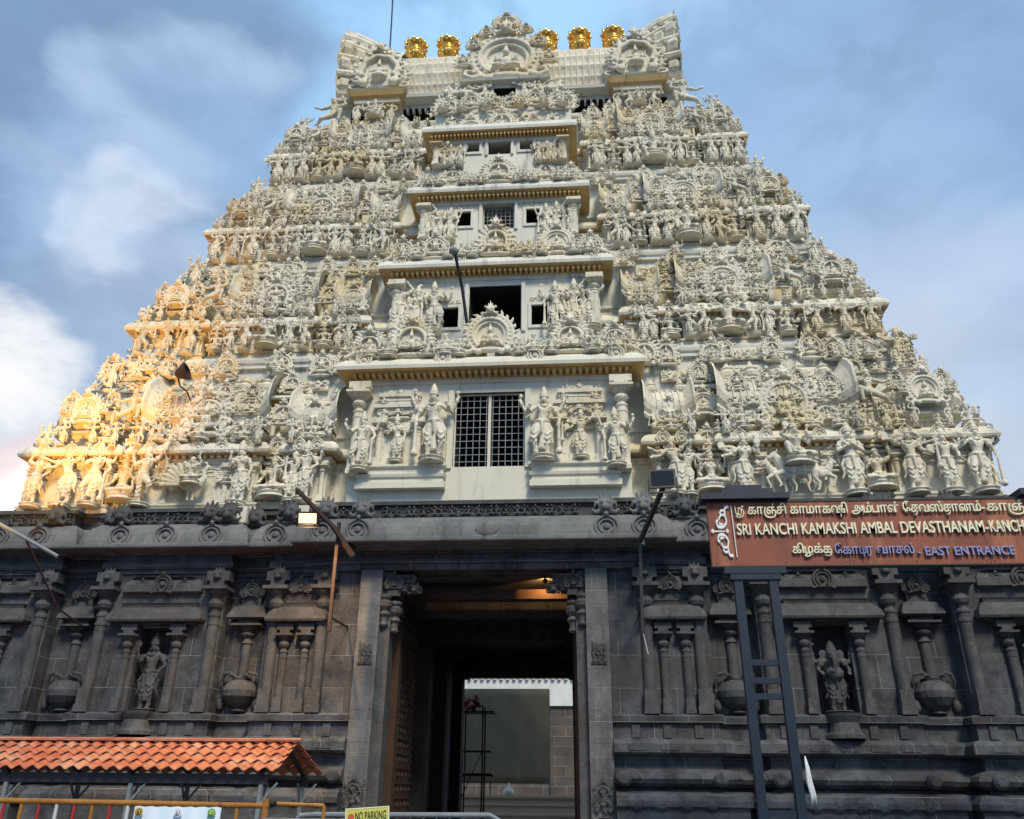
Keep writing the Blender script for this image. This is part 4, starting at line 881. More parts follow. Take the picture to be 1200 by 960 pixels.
def shell_end(s):
    bm = bmesh.new(); rg = []; N_ = 64; base = fine(FS, 1)
    # angle-based horseshoe rim with feather-like scallops, flaring outwards
    def ring(x, k, sc, ph=0):
        o = []
        for i in range(N_+1):
            a = radians(-58 + 296*i/N_); w = 1 + sc*abs(sin(i*pi/4 + ph)); R = k*w
            py = YC + 2.55*R*cos(a); pz = 28.3 + 2.55*R*sin(a)*1.05
            o.append(bm.verts.new((s*x, py, max(pz, 25.9))))
        return o
    for i in range(26):
        u = i/25; x = 4.5 + 2.3*u; k = .97 + .30*u**1.25; sc = .02 + .09*u
        rg.append(ring(x + (.06 if i % 5 == 4 else 0), k - (.05 if i % 5 == 4 else 0), sc, (i//5)*pi/8))
    rg.append(ring(6.75, 1.16, .03)); rg.append(ring(6.65, .5, 0))
    for A, B in zip(rg, rg[1:]):
        for i in range(N_): bm.faces.new((A[i], A[i+1], B[i+1], B[i]))
    bm.faces.new(rg[-1])
    for i in range(0, N_, 3):
        a = radians(-58 + 296*i/N_); pts = [(s*x, YC+2.55*k*cos(a), max(25.9, 28.3+2.68*k*sin(a))) for x, k in ((5.1, 1.02), (5.7, 1.12), (6.3, 1.22), (6.85, 1.30))]
        tube(bm, pts, [.08, .15, .20, .17], 8)
        for j in range(4):
            k = 1.03 + .065*j; xx = 5.2 + .42*j; ell(bm, (s*xx, YC+2.55*k*cos(a+.06), max(25.9, 28.3+2.68*k*sin(a+.06))), (.2, .16, .2), 1)
    for dy in (-.35, .35):     # horn-like crest
        tube(bm, [(s*6.3, YC+dy*1.5, 31.3), (s*6.5, YC+dy, 31.9), (s*6.7, YC+dy*.3, 32.35)], [.4, .3, .05], 8)
    return mesh('shell_end', bm, STUC)
for s in (-1, 1): link('shell_end', shell_end(s), ROOF)
# dormers on the roof front
archp('flame', ROOF, 0, 3.35, 26.35, 3.1, 0, .92)
put('crest_ornament', ARCH['flame'], ROOF, (0, 3.3, 29.25), (1.15, 1.1, .85))
for m_ in (-1, 1):
    for x, z, w_ in ((1.3, 28.2, .7), (1.7, 27.2, .8), (.8, 28.9, .6), (1.2, 24.2, 1.0), (.35, 24.2, .8), (2.0, 24.0, 1.0)): put('ornate_arch', RARCH[int(x*7) % 8], ROOF, (m_*x, 3.25 if z > 26 else 2.5, z), (w_, .8, w_*.9), m_*.15)
    for x in (.6, 1.5, 2.2): put('small_deity', RSEAT[int(x*5) % 8], NECK, (m_*x, 2.35, 24.2), .85)
    put('relief_band', SCRL[4], ROOF, (m_*1.0, 3.15, 25.95), (1.9, 1, 1.0)); put('relief_band', SCRL[5], NECK, (m_*1.4, 2.5, 22.5), (2.0, 1, 2.4))
for m_ in (-1, 1):
    archp('scroll', ROOF, m_*5.05, 3.3, 26.3, 2.15, 0, 1.05)
    archp('flame', ROOF, m_*5.05, 3.55, 26.4, 2.3, 0, .8)
    bm = bmesh.new(); loft(bm, [(-1.05, 0), (1.05, 0), (1.05, 1), (-1.05, 1)], [(-.15, -.45), (-.12, -.3), (.0, -.22, 1), (.10, -.02, 1), (.14, .03), (.05, .1), (0, .11)])
    link('dormer_corbel', mesh('dormer_corbel', bm, [STUC, SOFF2]), ROOF, (m_*5.05, 3.3, 26.3))
    for q in (-.75, -.3, .15, .6): stand(('goddess', 'deity', 'worship', 'maiden')[int(q*2+2) % 4], NECK, m_*5.05+q, 3.55, 24.9, 1.05)
    seat('royal', NECK, m_*5.05, 3.3, 24.95, .9)
    put('kneeling_bearer', BEAR, NECK, (m_*6.75, 3.5, 24.9), 1.7, 0, m_ < 0)
    put('relief_band', SCRL[0], ROOF, (m_*6.1, 3.9, 26.3), (1.0, 1, 1.4))
    for x in (.75, 1.35): stand('worship', NECK, m_*x, 2.95, 24.9, 1.15)
    put('mount_lion', MOUNT['horse'], NECK, (m_*1.75, 2.9, 25.0), 1.0, 0, m_ < 0)
    archp('scroll', NECK, m_*2.15, 2.7, 24.0, 1.3); archp('flame', NECK, m_*1.15, 2.4, 22.6, 1.0, 0, 1.0)
    seat('goddess', NECK, m_*.6, 2.3, 22.8, .7); seat('royal', NECK, m_*1.7, 2.3, 22.8, .75); put('relief_band', SCRL[1], NECK, (m_*1.2, 2.55, 23.4), (2.0, 1, 1.6))
archp('flame', NECK, 0, 2.2, 22.7, 1.15)
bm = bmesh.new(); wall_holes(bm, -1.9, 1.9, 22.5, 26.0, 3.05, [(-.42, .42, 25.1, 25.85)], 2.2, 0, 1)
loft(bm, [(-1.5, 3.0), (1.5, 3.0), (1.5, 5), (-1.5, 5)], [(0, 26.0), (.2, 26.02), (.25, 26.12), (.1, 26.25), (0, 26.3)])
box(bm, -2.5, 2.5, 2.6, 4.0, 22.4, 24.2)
link('dormer_window', mesh('dormer_window', bm, [STUW, SHADEM]), NECK)
def kalasam():
    bm = bmesh.new(); lathe(bm, [(.30, 0), (.33, .05), (.24, .12), (.24, .30), (.36, .40), (.44, .56), (.46, .72), (.42, .88), (.34, .98), (.33, 1.04), (.42, 1.12), (.50, 1.22), (.52, 1.30), (.46, 1.34), (.25, 1.38), (.14, 1.5), (.08, 1.62), (.02, 1.8)], 32)
    tube(bm, [(.47*cos(2*pi*i/24), .47*sin(2*pi*i/24), .70) for i in range(25)], .03, 6)
    for k in range(12):
        a = 2*pi*k/12; d = Vector((cos(a), sin(a), 0)); tube(bm, [d*.44 + Vector((0, 0, 1.14)), d*.52 + Vector((0, 0, 1.26)), d*.58 + Vector((0, 0, 1.36))], [.06, .07, .015], 6)
        tube(bm, [d*.30 + Vector((0, 0, .36)), d*.43 + Vector((0, 0, .52)), d*.46 + Vector((0, 0, .62))], [.03, .035, .01], 5)
    return mesh('golden_finial', bm, GOLD, True)
KAL = kalasam()
for i in range(-3, 4): link('golden_finial', KAL, TOWER, (i*1.5, YC, 31.35), None, (.98, .98, .98))
#PART2END
# ------------------------------------------------------------------ granite gatehouse base
BW = 17.5
BASE = [(.55, 0), (.55, .55), (.62, .57), (.62, .75), (.5, .78), (.48, 1.2), (.56, 1.25), (.56, 1.36), (.42, 1.52), (.10, 1.56), (.08, 1.6), (.22, 1.63), (.36, 1.70), (.41, 1.79), (.36, 1.89), (.22, 1.96), (.06, 2.0), (.04, 2.22), (.10, 2.25), (.28, 2.28), (.33, 2.32), (.33, 2.5), (.26, 2.58), (.12, 2.60), (.08, 2.62), (.08, 2.92), (.18, 2.95), (.20, 3.08), (.14, 3.12), (0, 3.14), (0, 6.44), (.05, 6.45), (.05, 6.56), (.10, 6.57), (.10, 6.74), (.02, 6.76), (.02, 6.94)]
BASE0 = BASE[:]
def side_plan(m_):
    f = [(3.04, .02), (3.60, .02), (5.32, .06), (6.52, .46), (9.72, .0), (11.0, .46), (14.3, .0), (15.6, .46), (BW, .0)]
    pts = [(3.04, .02)]; y = .02
    for (x, yy), (xn, yn) in zip(f[1:], f[2:] + [(None, None)]):
        pass
    pts = []; xs = [3.04, 5.34, 6.50, 9.74, 11.02, 14.3, 15.55, BW]; ys = [.02, .44, 0, .44, 0, .44, 0]
    for i, yv in enumerate(ys): pts += [(xs[i], yv), (xs[i+1], yv)]
    pts += [(BW, DEPTH + .3), (2.45, DEPTH + .3), (2.45, .5), (3.04, .5)]
    if m_ < 0: pts = [(-x, y) for x, y in pts][::-1]
    return pts
GR = bpy.data.objects.new('granite_base', None); COL.objects.link(GR); GR.parent = TOWER
def niche_cut(m_): pass
for m_ in (-1, 1):
    bm = bmesh.new(); pl = side_plan(m_)
    # passage sides must stay flush: squeeze the offsets of the points that bound the doorway
    def stack(pl, prof, top=False):
        rings = []
        for off, z in prof:
            q = offset_poly(pl, off); q = [(x, y) if abs(p[0]) > 3.1 else ((p[0], y if p[1] < .3 else p[1])) for (x, y), p in zip(q, pl)]
            rings.append([bm.verts.new((x, y, z)) for x, y in q])
        n = len(pl)
        for A, B in zip(rings, rings[1:]):
            for i in range(n): bm.faces.new((A[i], A[(i+1) % n], B[(i+1) % n], B[i]))
        bm.faces.new(rings[-1]); bm.faces.new(rings[0][::-1])
    k_ = [i for i, q in enumerate(BASE0) if q[1] == 3.14][0]
    stack(pl, BASE0[:k_+1])
    npl = []
    for p_, p2 in zip(pl, pl[1:] + pl[:1]):      # statue niches are cut into the wall
        npl.append(p_)
        for xn in ((8.12, 12.65) if m_ > 0 else (-12.65, -8.12)):
            if p_[1] == p2[1] == 0 and min(p_[0], p2[0]) < xn < max(p_[0], p2[0]):
                npl += [(xn-.43, 0), (xn-.43, .55), (xn+.43, .55), (xn+.43, 0)]
    stack(npl, [(0, 3.141), (0, 5.1)]); stack(pl, [(0, 5.101)] + BASE0[k_+1:])
    # lotus scallops on the lowest course and small blocks on the frieze
    for a, b, y in ((3.2, 5.3, .02), (6.5, 9.7, 0), (11.0, 14.3, 0)):
        k = int((b-a)/.42)
        for i in range(k):
            x = m_*(a + (i+.5)*(b-a)/k); ell(bm, (x, y-.46, 1.30), (.19, .12, .16), 2)
        k = int((b-a)/.55)
        for i in range(k):
            x = m_*(a + (i+.5)*(b-a)/k); box(bm, x-.09, x+.09, y-.125, y-.05, 2.63, 2.91)
            box(bm, x-.2, x+.2, y-.345, y-.3, 2.36, 2.47)
        for x in (a+.02, b-.02): lathe(bm, [(.10, 0), (.15, .03), (.16, .1), (.1, .16)], 12, M=Matrix.Translation((m_*x, y-.4, 1.79)) @ Matrix.Rotation(pi/2, 4, 'X'))
    link('plinth_wall', mesh('plinth_wall', bm, STONE), GR)
bm = bmesh.new()      # mass above the passage
ob = [(-BW, .5), (BW, .5), (BW, DEPTH+.2), (-BW, DEPTH+.2)]
box(bm, -3.2, 3.2, .55, DEPTH+.25, 6.46, 7.2); box(bm, -BW+.02, BW-.02, .62, DEPTH+.2, 6.9, 8.15)
box(bm, -2.44, 2.44, 13.2, DEPTH+.24, 5.55, 6.46); box(bm, -2.44, 2.44, 3.0, 3.8, 6.0, 6.46); box(bm, -2.44, 2.44, 6.9, 7.7, 5.9, 6.46)
link('passage_ceiling', mesh('passage_ceiling', bm, STONE), GR)
# main cornice (kapota) breaks forward with the bays; lighter weathered stone
bm = bmesh.new(); cp_ = plan_of([(4.15, -.28), (5.34, .06), (6.45, .40), (9.8, .0), (10.95, .40), (14.35, 0), (15.5, .40), (BW, 0)], DEPTH + .2)
loft(bm, cp_, [(-.3, 6.945), (.03, 6.95), (.03, 7.0), (.22, 7.03), (.46, 7.03), (.55, 7.0), (.57, 7.03), (.57, 7.10), (.53, 7.12), (.52, 7.22), (.47, 7.40), (.36, 7.58), (.22, 7.70), (.0, 7.76), (-.3, 7.77)])
link('stone_cornice', mesh('stone_cornice', bm, STONL), GR)
bm = bmesh.new(); loft(bm, cp_, [(-.02, 7.78), (-.02, 8.08), (.08, 8.09), (.08, 8.19), (-.2, 8.2)]); link('frieze_course', mesh('frieze_course', bm, STONC), GR)
for x0_, x1_ in ((-6.75, -6.25), (-5.0, -4.6), (6.6, 7.2)):
    bm = bmesh.new(); box(bm, x0_, x1_, -.06, .5, 7.78, 8.22); link('plaster_pier', mesh('plaster_pier', bm, CREAM), GR)
SA = {k: remat(v, STONC, 'stone_' + k) for k, v in ARCH.items()}; SL = remat(ARCH['round'], STONL, 'stone_medallion')
SF = {k: remat(v, STONC, 'stone_figure_' + k) for k, v in STAND.items()}; SS = [remat(m, STONC, 'stone_scroll') for m in SCRL]
EH = elephant_head_deity()
SPIL = pillar_mesh('granite_pilaster', STONC, 1.0, .155); SCOL = pillar_mesh('granite_colonnette', STONC, 1.0, .105)
def corbel_head():
    bm = bmesh.new(); ell(bm, (0, -.0, .16), (.15, .14, .17)); ell(bm, (0, -.13, .12), (.09, .07, .07))
    for k in (-1, 1): ell(bm, (k*.06, -.12, .22), .04, 1); tube(bm, [(k*.1, 0, .2), (k*.2, 0, .24), (k*.22, 0, .14)], [.05, .045, .02], 6); tube(bm, [(k*.1, 0, .08), (k*.2, -.02, .04), (k*.27, 0, .12)], [.06, .045, .02], 6)
    for i in range(5): a = pi*i/4; tube(bm, [(.1*cos(a), .0, .24+.06*sin(a)), (.16*cos(a), .0, .32+.14*sin(a))], [.05, .02], 6)
    return fuse('stone_lion_head', bm, .014, STONC, .4, 1)
LH = corbel_head(); LHL = remat(LH, STONL, 'stone_lion_head_light')
for m_ in (-1, 1):
    for x, y in ((3.93, .0), (5.14, .02), (6.68, -.02), (9.56, -.02), (11.2, -.02), (14.1, -.02), (15.8, 0)):
        put('granite_pilaster', SPIL, GR, (m_*x, y-.02, 3.13), (1.0, 1.0, 3.34)); put('bracket_head', LH, GR, (m_*x, y-.13, 6.2), (1.0, .9, .95))
        bm = None
    # wide stone blocks under the cornice over each pilaster
    # pot-and-pilaster panels in the recesses
    for x in (5.93, 10.38, 14.93):
        y = .42; bm = bmesh.new()
        lathe(bm, [(.14, 3.18), (.20, 3.2), (.14, 3.26), (.30, 3.36), (.42, 3.52), (.44, 3.66), (.36, 3.82), (.22, 3.90), (.24, 3.95), (.13, 4.0), (.12, 4.75), (.15, 4.78), (.12, 4.82), (.10, 4.9), (.18, 4.96), (.20, 5.0), (.15, 5.04), (.12, 5.07), (.24, 5.15), (.27, 5.18)], 18, (0, 0, 0))
        box(bm, -.38, .38, -.3, .2, 5.19, 5.24); box(bm, -.26, .26, -.16, .2, 5.24, 5.34)
        loft(bm, [(-.36, -.2), (.36, -.2), (.36, .2), (-.36, .2)], [(.0, 5.34), (.14, 5.38), (.12, 5.46), (.02, 5.66), (-.08, 5.70)])
        box(bm, -.24, .24, -.1, .2, 5.7, 5.9); loft(bm, [(-.28, -.1), (.28, -.1), (.28, .2), (-.28, .2)], [(0, 5.9), (.05, 5.96), (.05, 6.08), (-.04, 6.22), (-.18, 6.3)])
        for k in (-1, 1):
            tube(bm, [(k*.10, -.16, 3.92), (k*.24, -.2, 4.06), (k*.4, -.14, 4.03), (k*.47, -.1, 3.86), (k*.44, -.06, 3.72)], [.04, .05, .045, .035, .02], 6)
            tube(bm, [(k*.06, -.18, 3.95), (k*.16, -.22, 4.02), (k*.26, -.2, 3.97)], [.03, .035, .02], 6)
            ell(bm, (k*.44, -.04, 3.35), (.1, .08, .14), 2)
        put('pot_pilaster', mesh('pot_pilaster', bm, STONC), GR, (m_*x, y, 0), 1); put('niche_crest', SA['round'], GR, (m_*x, y-.22, 5.86), .42)
    # niches with statues
    for x, w, who in ((8.12, .62, 0), (12.65, .62, 1), (4.55, .26, 2)):
        y = 0 if w > .5 else .05; bm = bmesh.new(); h0 = 3.14
        if w > .5:
            lathe(bm, [(.42, 2.62), (.42, 2.7), (.34, 2.76), (.3, 2.95), (.38, 3.08), (.40, 3.14)], 16, (0, -.12, 0), M=None)
        W2 = .95 if w > .5 else .50
        loft(bm, [(-W2, -.06), (W2, -.06), (W2, .1), (-W2, .1)], [(.0, 5.16), (.06, 5.2), (.25, 5.22), (.27, 5.27), (.22, 5.42), (.08, 5.58), (.0, 5.6), (.02, 5.66), (.05, 5.7), (-.06, 5.72), (-.1, 5.92), (.02, 5.94), (.08, 5.98), (.06, 6.16), (-.05, 6.32), (-.2, 6.36)])
        me = mesh('niche_canopy', bm, [STONC, BLACKM]); put('niche_canopy', me, GR, (m_*x, y, 0), 1)
        put('niche_crest', SA['round'], GR, (m_*x, y-.16, 5.9), .52 if w > .5 else .4)
        if w > .5:
            for q in (-.55, .55): put('niche_crest', SA['scroll'], GR, (m_*x+q, y-.1, 5.93), .36)
        for q in (-1, 1): put('granite_colonnette', SCOL, GR, (m_*x + q*w, y-.09, h0), (1, .9, 2.03))
        if who == 0:
            o = link('niche_statue', EH if m_ > 0 else SF['deity'], GR, (m_*x, y+.08, 3.22), None, (1.75, 1.5, 1.75) if m_ < 0 else (1.6, 1.5, 1.55))
        elif who == 1: link('niche_statue', SF['goddess'], GR, (m_*x, y+.08, 3.22), None, (1.75,)*3)
    for i, x in enumerate((6.9, 7.5, 8.8, 9.3, 11.6, 12.2, 13.2, 13.8)): put('frieze_carving', SS[i % 3], GR, (m_*x, -.05, 6.5), (.6, .5, .3))
    for x in (3.6, 4.4, 7.0, 7.8, 8.7, 9.5, 11.4, 12.4, 13.4): put('frieze_carving', SS[int(x*3) % 3], GR, (m_*x, -.02 if x > 4.2 else -.3, 7.78), (.85, .8, .85))
    for x, y in ((3.95, -.78), (3.05, -.78), (5.25, -.45), (6.9, -.50), (9.3, -.50), (8.1, -.5), (11.5, -.5), (13.8, -.5), (12.6, -.5)):
        put('cornice_medallion', SL, GR, (m_*x, y-.03, 7.02), (.66, .6, .60))
    for x, y in ((3.97, -.5), (3.05, -.5), (5.0, -.30), (6.6, -.30), (6.05, .1), (7.1, -.3), (9.5, -.28), (9.95, .05), (11.3, -.28), (14, -.28)):
        put('cornice_lion_head', LHL if x < 4.5 else LH, GR, (m_*x, y, 7.7), (1.25, 1.2, 1.35))
    # floral panels on the door jambs
for q in (-2.2, -1.5, -.8, -.1, .6, 1.3, 2.0): put('frieze_carving', SS[int(q*10) % 3], GR, (q, -.3, 7.78), (.8, .8, .85))
put('cornice_medallion', remat(fuse('lotus_disc', (lambda b: (ell(b, (0, 0, 0), (.5, .1, .32), 2), b)[1])(bmesh.new()), .02, STONL, .5, 0), STONL, 'lotus_disc'), GR, (.15, -.79, 7.3), (.62, .6, .62))
# ---- door surround
bm = bmesh.new()
loft(bm, [(-3.72, -.12), (3.72, -.12), (3.72, .5), (-3.72, .5)], [(.0, 6.47), (0, 6.62), (.05, 6.63), (.05, 6.74), (-.02, 6.75), (-.02, 6.93)])
loft(bm, [(-4.1, -.2), (4.1, -.2), (4.1, .5), (-4.1, .5)], [(-.12, 6.76), (-.12, 6.86), (0, 6.87), (0, 6.945)])
link('door_lintel', mesh('door_lintel', bm, STONE), GR)
for m_ in (-1, 1):
    bm = bmesh.new(); a, b = sorted((m_*2.50, m_*3.03)); box(bm, a, b, -.16, .5, 0, 6.465)
    for z in (4.85, 4.1, 5.6, 3.2, 2.5, 1.75): box(bm, a-.004, b+.004, -.164, .3, z, z+.012)
    o = link('door_jamb', mesh('door_jamb', bm, STONM), GR)
    link('jamb_carving', SS[1], o, (m_*2.77, -.18, 4.18), None, (.36, .5, 1.25)); link('jamb_carving', SF['dancer'], o, (m_*2.77, -.18, 1.02), None, (.75, .6, .75)); link('jamb_carving', SA['scroll'], o, (m_*2.77, -.2, 1.0), None, (.5, .5, .75))
    # inner pillars with capitals and bracket
    bm = bmesh.new(); a, b = sorted((m_*2.26, m_*2.50)); box(bm, a, b, .02, .5, 0, 5.6)
    for cx, cy, z, r in ((2.42, .0, 5.35, .13), (2.2, .18, 5.22, .14)):
        lathe(bm, [(r*.6, -.35), (r*.9, -.3), (r*.7, -.22), (r*.8, -.12), (r*1.2, -.05), (r*.8, .04), (r*1.35, .14), (r*1.45, .24), (r*.9, .3), (r*1.2, .36), (r*1.2, .42)], 14, (m_*cx, cy, z+.1))
    a, b = sorted((m_*2.5, m_*2.06)); box(bm, a, b, .0, .5, 5.86, 6.0)
    for w, z in ((1.9, 5.98), (1.75, 6.1), (1.7, 6.24)): a, b = sorted((m_*2.5, m_*w)); box(bm, a, b, .03, .5, z, z+.12)
    tube(bm, [(m_*1.95, .2, 6.15), (m_*1.78, .2, 6.12), (m_*1.62, .2, 6.02), (m_*1.56, .2, 6.1)], [.14, .13, .1, .05], 8)
    box(bm, *sorted((m_*2.52, m_*2.3)), .01, .4, 6.34, 6.463)
    link('bracket_pillar', mesh('bracket_pillar', bm, STONC), o)
    link('bracket_carving', SA['scroll'], o, (m_*2.22, -.06, 5.95), None, (.55, .5, .45)); link('bracket_carving', SS[0], o, (m_*2.1, -.0, 6.16), None, (.75, .6, .55)); link('bracket_carving', LH, o, (m_*1.72, .1, 5.9), None, (.7, .8, .8))
    # passage lining: wooden frame and studded door leaf folded back, pilasters behind
    bm = bmesh.new(); a, b = sorted((m_*2.18, m_*2.44)); box(bm, a, b, 1.0, 1.35, 0, 6.4)
    link('door_frame', mesh('door_frame', bm, WOOD), GR)
    bm = bmesh.new(); a, b = sorted((m_*2.28, m_*2.40)); box(bm, a, b, 1.4, 3.7, .1, 6.1)
    L1 = link('door_leaf', mesh('door_leaf', bm, WOOD), GR)
    bm = bmesh.new()
    for j in range(17):
        for i in range(5): ell(bm, (m_*2.27, 1.65+i*.47, .5+j*.34), (.06, .07, .07), 1)
        box(bm, *sorted((m_*2.275, m_*2.25)), 1.4, 3.7, .3+j*.34, .34+j*.34)
    link('door_studs', mesh('door_studs', bm, RUST), L1)
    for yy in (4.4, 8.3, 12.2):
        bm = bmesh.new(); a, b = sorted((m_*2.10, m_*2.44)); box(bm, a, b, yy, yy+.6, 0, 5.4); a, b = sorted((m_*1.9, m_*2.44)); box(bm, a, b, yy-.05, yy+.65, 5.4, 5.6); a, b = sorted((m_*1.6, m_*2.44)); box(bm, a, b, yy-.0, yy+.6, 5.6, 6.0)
        link('passage_pilaster', mesh('passage_pilaster', bm, SHADEM), GR)  # pilasters coloured near-black to paint in the passage shade
bm = bmesh.new(); box(bm, -2.2, 2.2, 1.2, 1.6, 6.02, 6.26); link('ceiling_beam', mesh('ceiling_beam', bm, WOOD), GR)
flush()
#PART3END
# ------------------------------------------------------------------ ground and courtyard beyond the passage
def sheet(name, x0, x1, y0, y1, z, mat, kind='structure'):
    bm = bmesh.new(); bm.faces.new([bm.verts.new(p) for p in ((x0, y0, z), (x1, y0, z), (x1, y1, z), (x0, y1, z))])
    o = link(name, mesh(name, bm, mat)); o['kind'] = kind; return o
sheet('ground', -900, 900, -900, 900, 0, ASPH); sheet('pavement', -40, 40, -3.5, 60, .004, PAVE)
def wallthing(name, label, cat, parts):
    t = thing(name, label, cat)
    for pn, bxs, mat in parts:
        bm = bmesh.new()
        for b in bxs: box(bm, *b)
        link(pn, mesh(pn, bm, mat), t)
    return t
T_ = wallthing('parapet_wall', 'low cream parapet wall with rounded ledges beyond the dark gateway', 'wall', [('wall', [(-6, 6, 22.0, 22.4, 0, 1.25)], TANW), ('coping', [(-6.05, 6.05, 21.9, 22.5, 1.25, 1.36), (-6.03, 6.03, 21.94, 22.46, .92, 1.0), (-6.03, 6.03, 21.94, 22.46, .5, .58)], TANW)])
bm = bmesh.new(); lathe(bm, [(.16, 0), (.25, .05), (.27, .14), (.2, .26), (.08, .36), (.03, .5), (.0, .58)], 16, (-1.13, 22.2, 1.36)); o = link("onion_finial", mesh("onion_finial", bm, nmat("warm_white_plaster", (.85, .78, .68), (.78, .72, .62), 3, .85, .2, 12), True)); o['label'] = 'small white onion shaped finial standing on the cream parapet wall'; o['category'] = 'finial'
t = thing('netting_screen', 'tall olive grey netting screen hung on a frame in the courtyard', 'netting screen')
bm = bmesh.new(); n = 24
rows = [[bm.verts.new((-5.2 + 5.9*i/n, 24 + .07*sin(i*1.7)+.03*sin(j*1.1+i), 1.9 + 4.36*j/12)) for i in range(n+1)] for j in range(13)]
for A, B in zip(rows, rows[1:]):
    for i in range(n): bm.faces.new((A[i], A[i+1], B[i+1], B[i]))
o = link('netting', mesh('netting', bm, TARPM, True), t); md = o.modifiers.new('thick', 'SOLIDIFY'); md.thickness = .02
bm = bmesh.new()
for x in (-5.2, -2.2, .72): bar(bm, (x, 24.12, 0), (x, 24.12, 6.28), .07)
bar(bm, (-5.2, 24.12, 6.27), (.72, 24.12, 6.27), .06); bar(bm, (-5.2, 24.12, 1.9), (.72, 24.12, 1.9), .06); link('frame', mesh('frame', bm, GREYM), t)
t = thing('courtyard_building', 'white and grey stone block building partly visible beyond the netting', 'building')
bm = bmesh.new(); box(bm, -9, 9, 40, 50, 0, 6.9); link('block_wall', mesh('block_wall', bm, BLOCK), t)
bm = bmesh.new(); box(bm, -9.1, 9.1, 39.8, 50.1, 6.9, 9.0); box(bm, -9.3, 9.3, 39.5, 50.2, 9.0, 9.25)
for i in range(40): box(bm, -9.1+i*.45, -8.9+i*.45, 39.6, 39.8, 8.6, 8.85)
link('plaster_parapet', mesh('plaster_parapet', bm, PLAST), t)
t = thing('white_hall', 'long white flat roofed hall far beyond the gateway', 'building')
bm = bmesh.new(); box(bm, -22, 4, 60, 72, 0, 10.7); link('wall', mesh('wall', bm, PLAST), t)
bm = bmesh.new(); box(bm, -22.3, 4.3, 59.6, 72.3, 10.7, 10.95); link('roof', mesh('roof', bm, PLAST), t)
bm = bmesh.new()
for i in range(10): box(bm, -20+i*2.4, -19.2+i*2.4, 59.93, 60.05, 8.9, 9.5)
link('window', mesh('window', bm, BLACKM), t)
t = thing('scaffold', 'bamboo scaffold tower with planks standing at the far end of the passage', 'scaffold')
for x in (-2.55, -1.72):
    for y in (15.9, 16.8):
        bm = bmesh.new(); tube(bm, [(x, y, 0), (x+.02, y, 2.4), (x-.01, y, 4.75)], .04, 8); link('pole', mesh('pole', bm, WOOD), t)
bm = bmesh.new()
for z in (2.15, 3.0): bar(bm, (-2.6, 15.88, z), (-1.4, 15.88, z), .05, n=8); bar(bm, (-2.6, 16.83, z), (-1.4, 16.83, z), .05, n=8)
bar(bm, (-2.55, 15.9, 1.2), (-1.72, 15.9, 3.0), .04, n=8); link('cross_bar', mesh('cross_bar', bm, WOOD), t)
for z in (4.48, 2.06): bm = bmesh.new(); box(bm, -2.75, -1.25, 15.8, 16.9, z, z+.05); link('plank', mesh('plank', bm, WOOD), t)
bm = bmesh.new(); r2 = random.Random(5)
for i in range(16): ell(bm, (-2.3+r2.uniform(-.35, .55), 16.2+r2.uniform(-.2, .3), 4.62+r2.uniform(0, .5)*(1-abs(i-8)/16)), (r2.uniform(.12, .28), r2.uniform(.1, .2), r2.uniform(.06, .14)), 1, Matrix.Rotation(r2.uniform(-1, 1), 4, 'Y'))
o = link('cloth_bundle', fuse('cloth_bundle', bm, .03, nmat('pink_cloth', (.42, .19, .15), (.25, .08, .06), 5, .9, .4, 20), .6, 1)); o['label'] = 'crumpled reddish cloth bundle heaped on top of the scaffold'; o['category'] = 'cloth bundle'
# ------------------------------------------------------------------ lamps and poles
def floodlight(loc, yaw, pitch, w, h, lit, parent):
    M_ = Matrix.Translation(loc) @ Matrix.Rotation(yaw, 4, 'Z') @ Matrix.Rotation(pitch, 4, 'X')
    bm = bmesh.new(); loft(bm, [(-w/2, -h/2), (w/2, -h/2), (w/2, h/2), (-w/2, h/2)], [(-.06, -.10), (-.02, -.07), (.0, -.02), (.015, -.015), (.015, .02)])
    for i in range(7): box(bm, -w*.4, w*.4, -h*.4+i*h*.13, -h*.37+i*h*.13, -.14, -.095)
    bm.transform(M_ @ Matrix.Rotation(-pi/2, 4, 'X') @ Matrix.Scale(1, 4)); link('housing', mesh('housing', bm, BLACKM), parent)
    bm = bmesh.new(); box(bm, -w*.44, w*.44, .022, .028, -h*.42, h*.42); bm.transform(M_); link('lamp_glass', mesh('lamp_glass', bm, LAMPON if lit else GLASSB), parent)
    bm = bmesh.new()
    for k in (-1, 1): bar(bm, (k*(w/2+.03), 0, 0), (k*(w/2+.03), -.04, -h*.75), .03)
    bar(bm, (-(w/2+.03), -.04, -h*.75), ((w/2+.03), -.04, -h*.75), .03); bm.transform(M_); link('yoke', mesh('yoke', bm, BLACKM), parent)
t = thing('lit_floodlight', 'glowing amber floodlight on a rusty pole left of the gateway', 'floodlight')
bm = bmesh.new(); bar(bm, (-3.36, -1.3, 4.78), (-3.38, -1.3, 7.35), .075); bar(bm, (-3.38, -1.3, 7.0), (-3.2, -.3, 7.0), .05); bar(bm, (-3.37, -1.3, 5.1), (-3.30, .0, 5.1), .04); link('pole', mesh('pole', bm, RUST), t)
bm = bmesh.new(); bar(bm, (-3.0, -1.2, 6.55), (-3.42, -1.5, 7.15), .10); bar(bm, (-3.42, -1.5, 7.15), (-4.24, -2.1, 7.92), .085); link('arm', mesh('arm', bm, RUST), t)
floodlight((-3.92, -2.02, 7.24), radians(186), radians(-22), .46, .27, True, t)
li = bpy.data.lights.new('floodlight_glow', 'AREA'); li.energy = 260; li.color = (1, .58, .22); li.size = .12
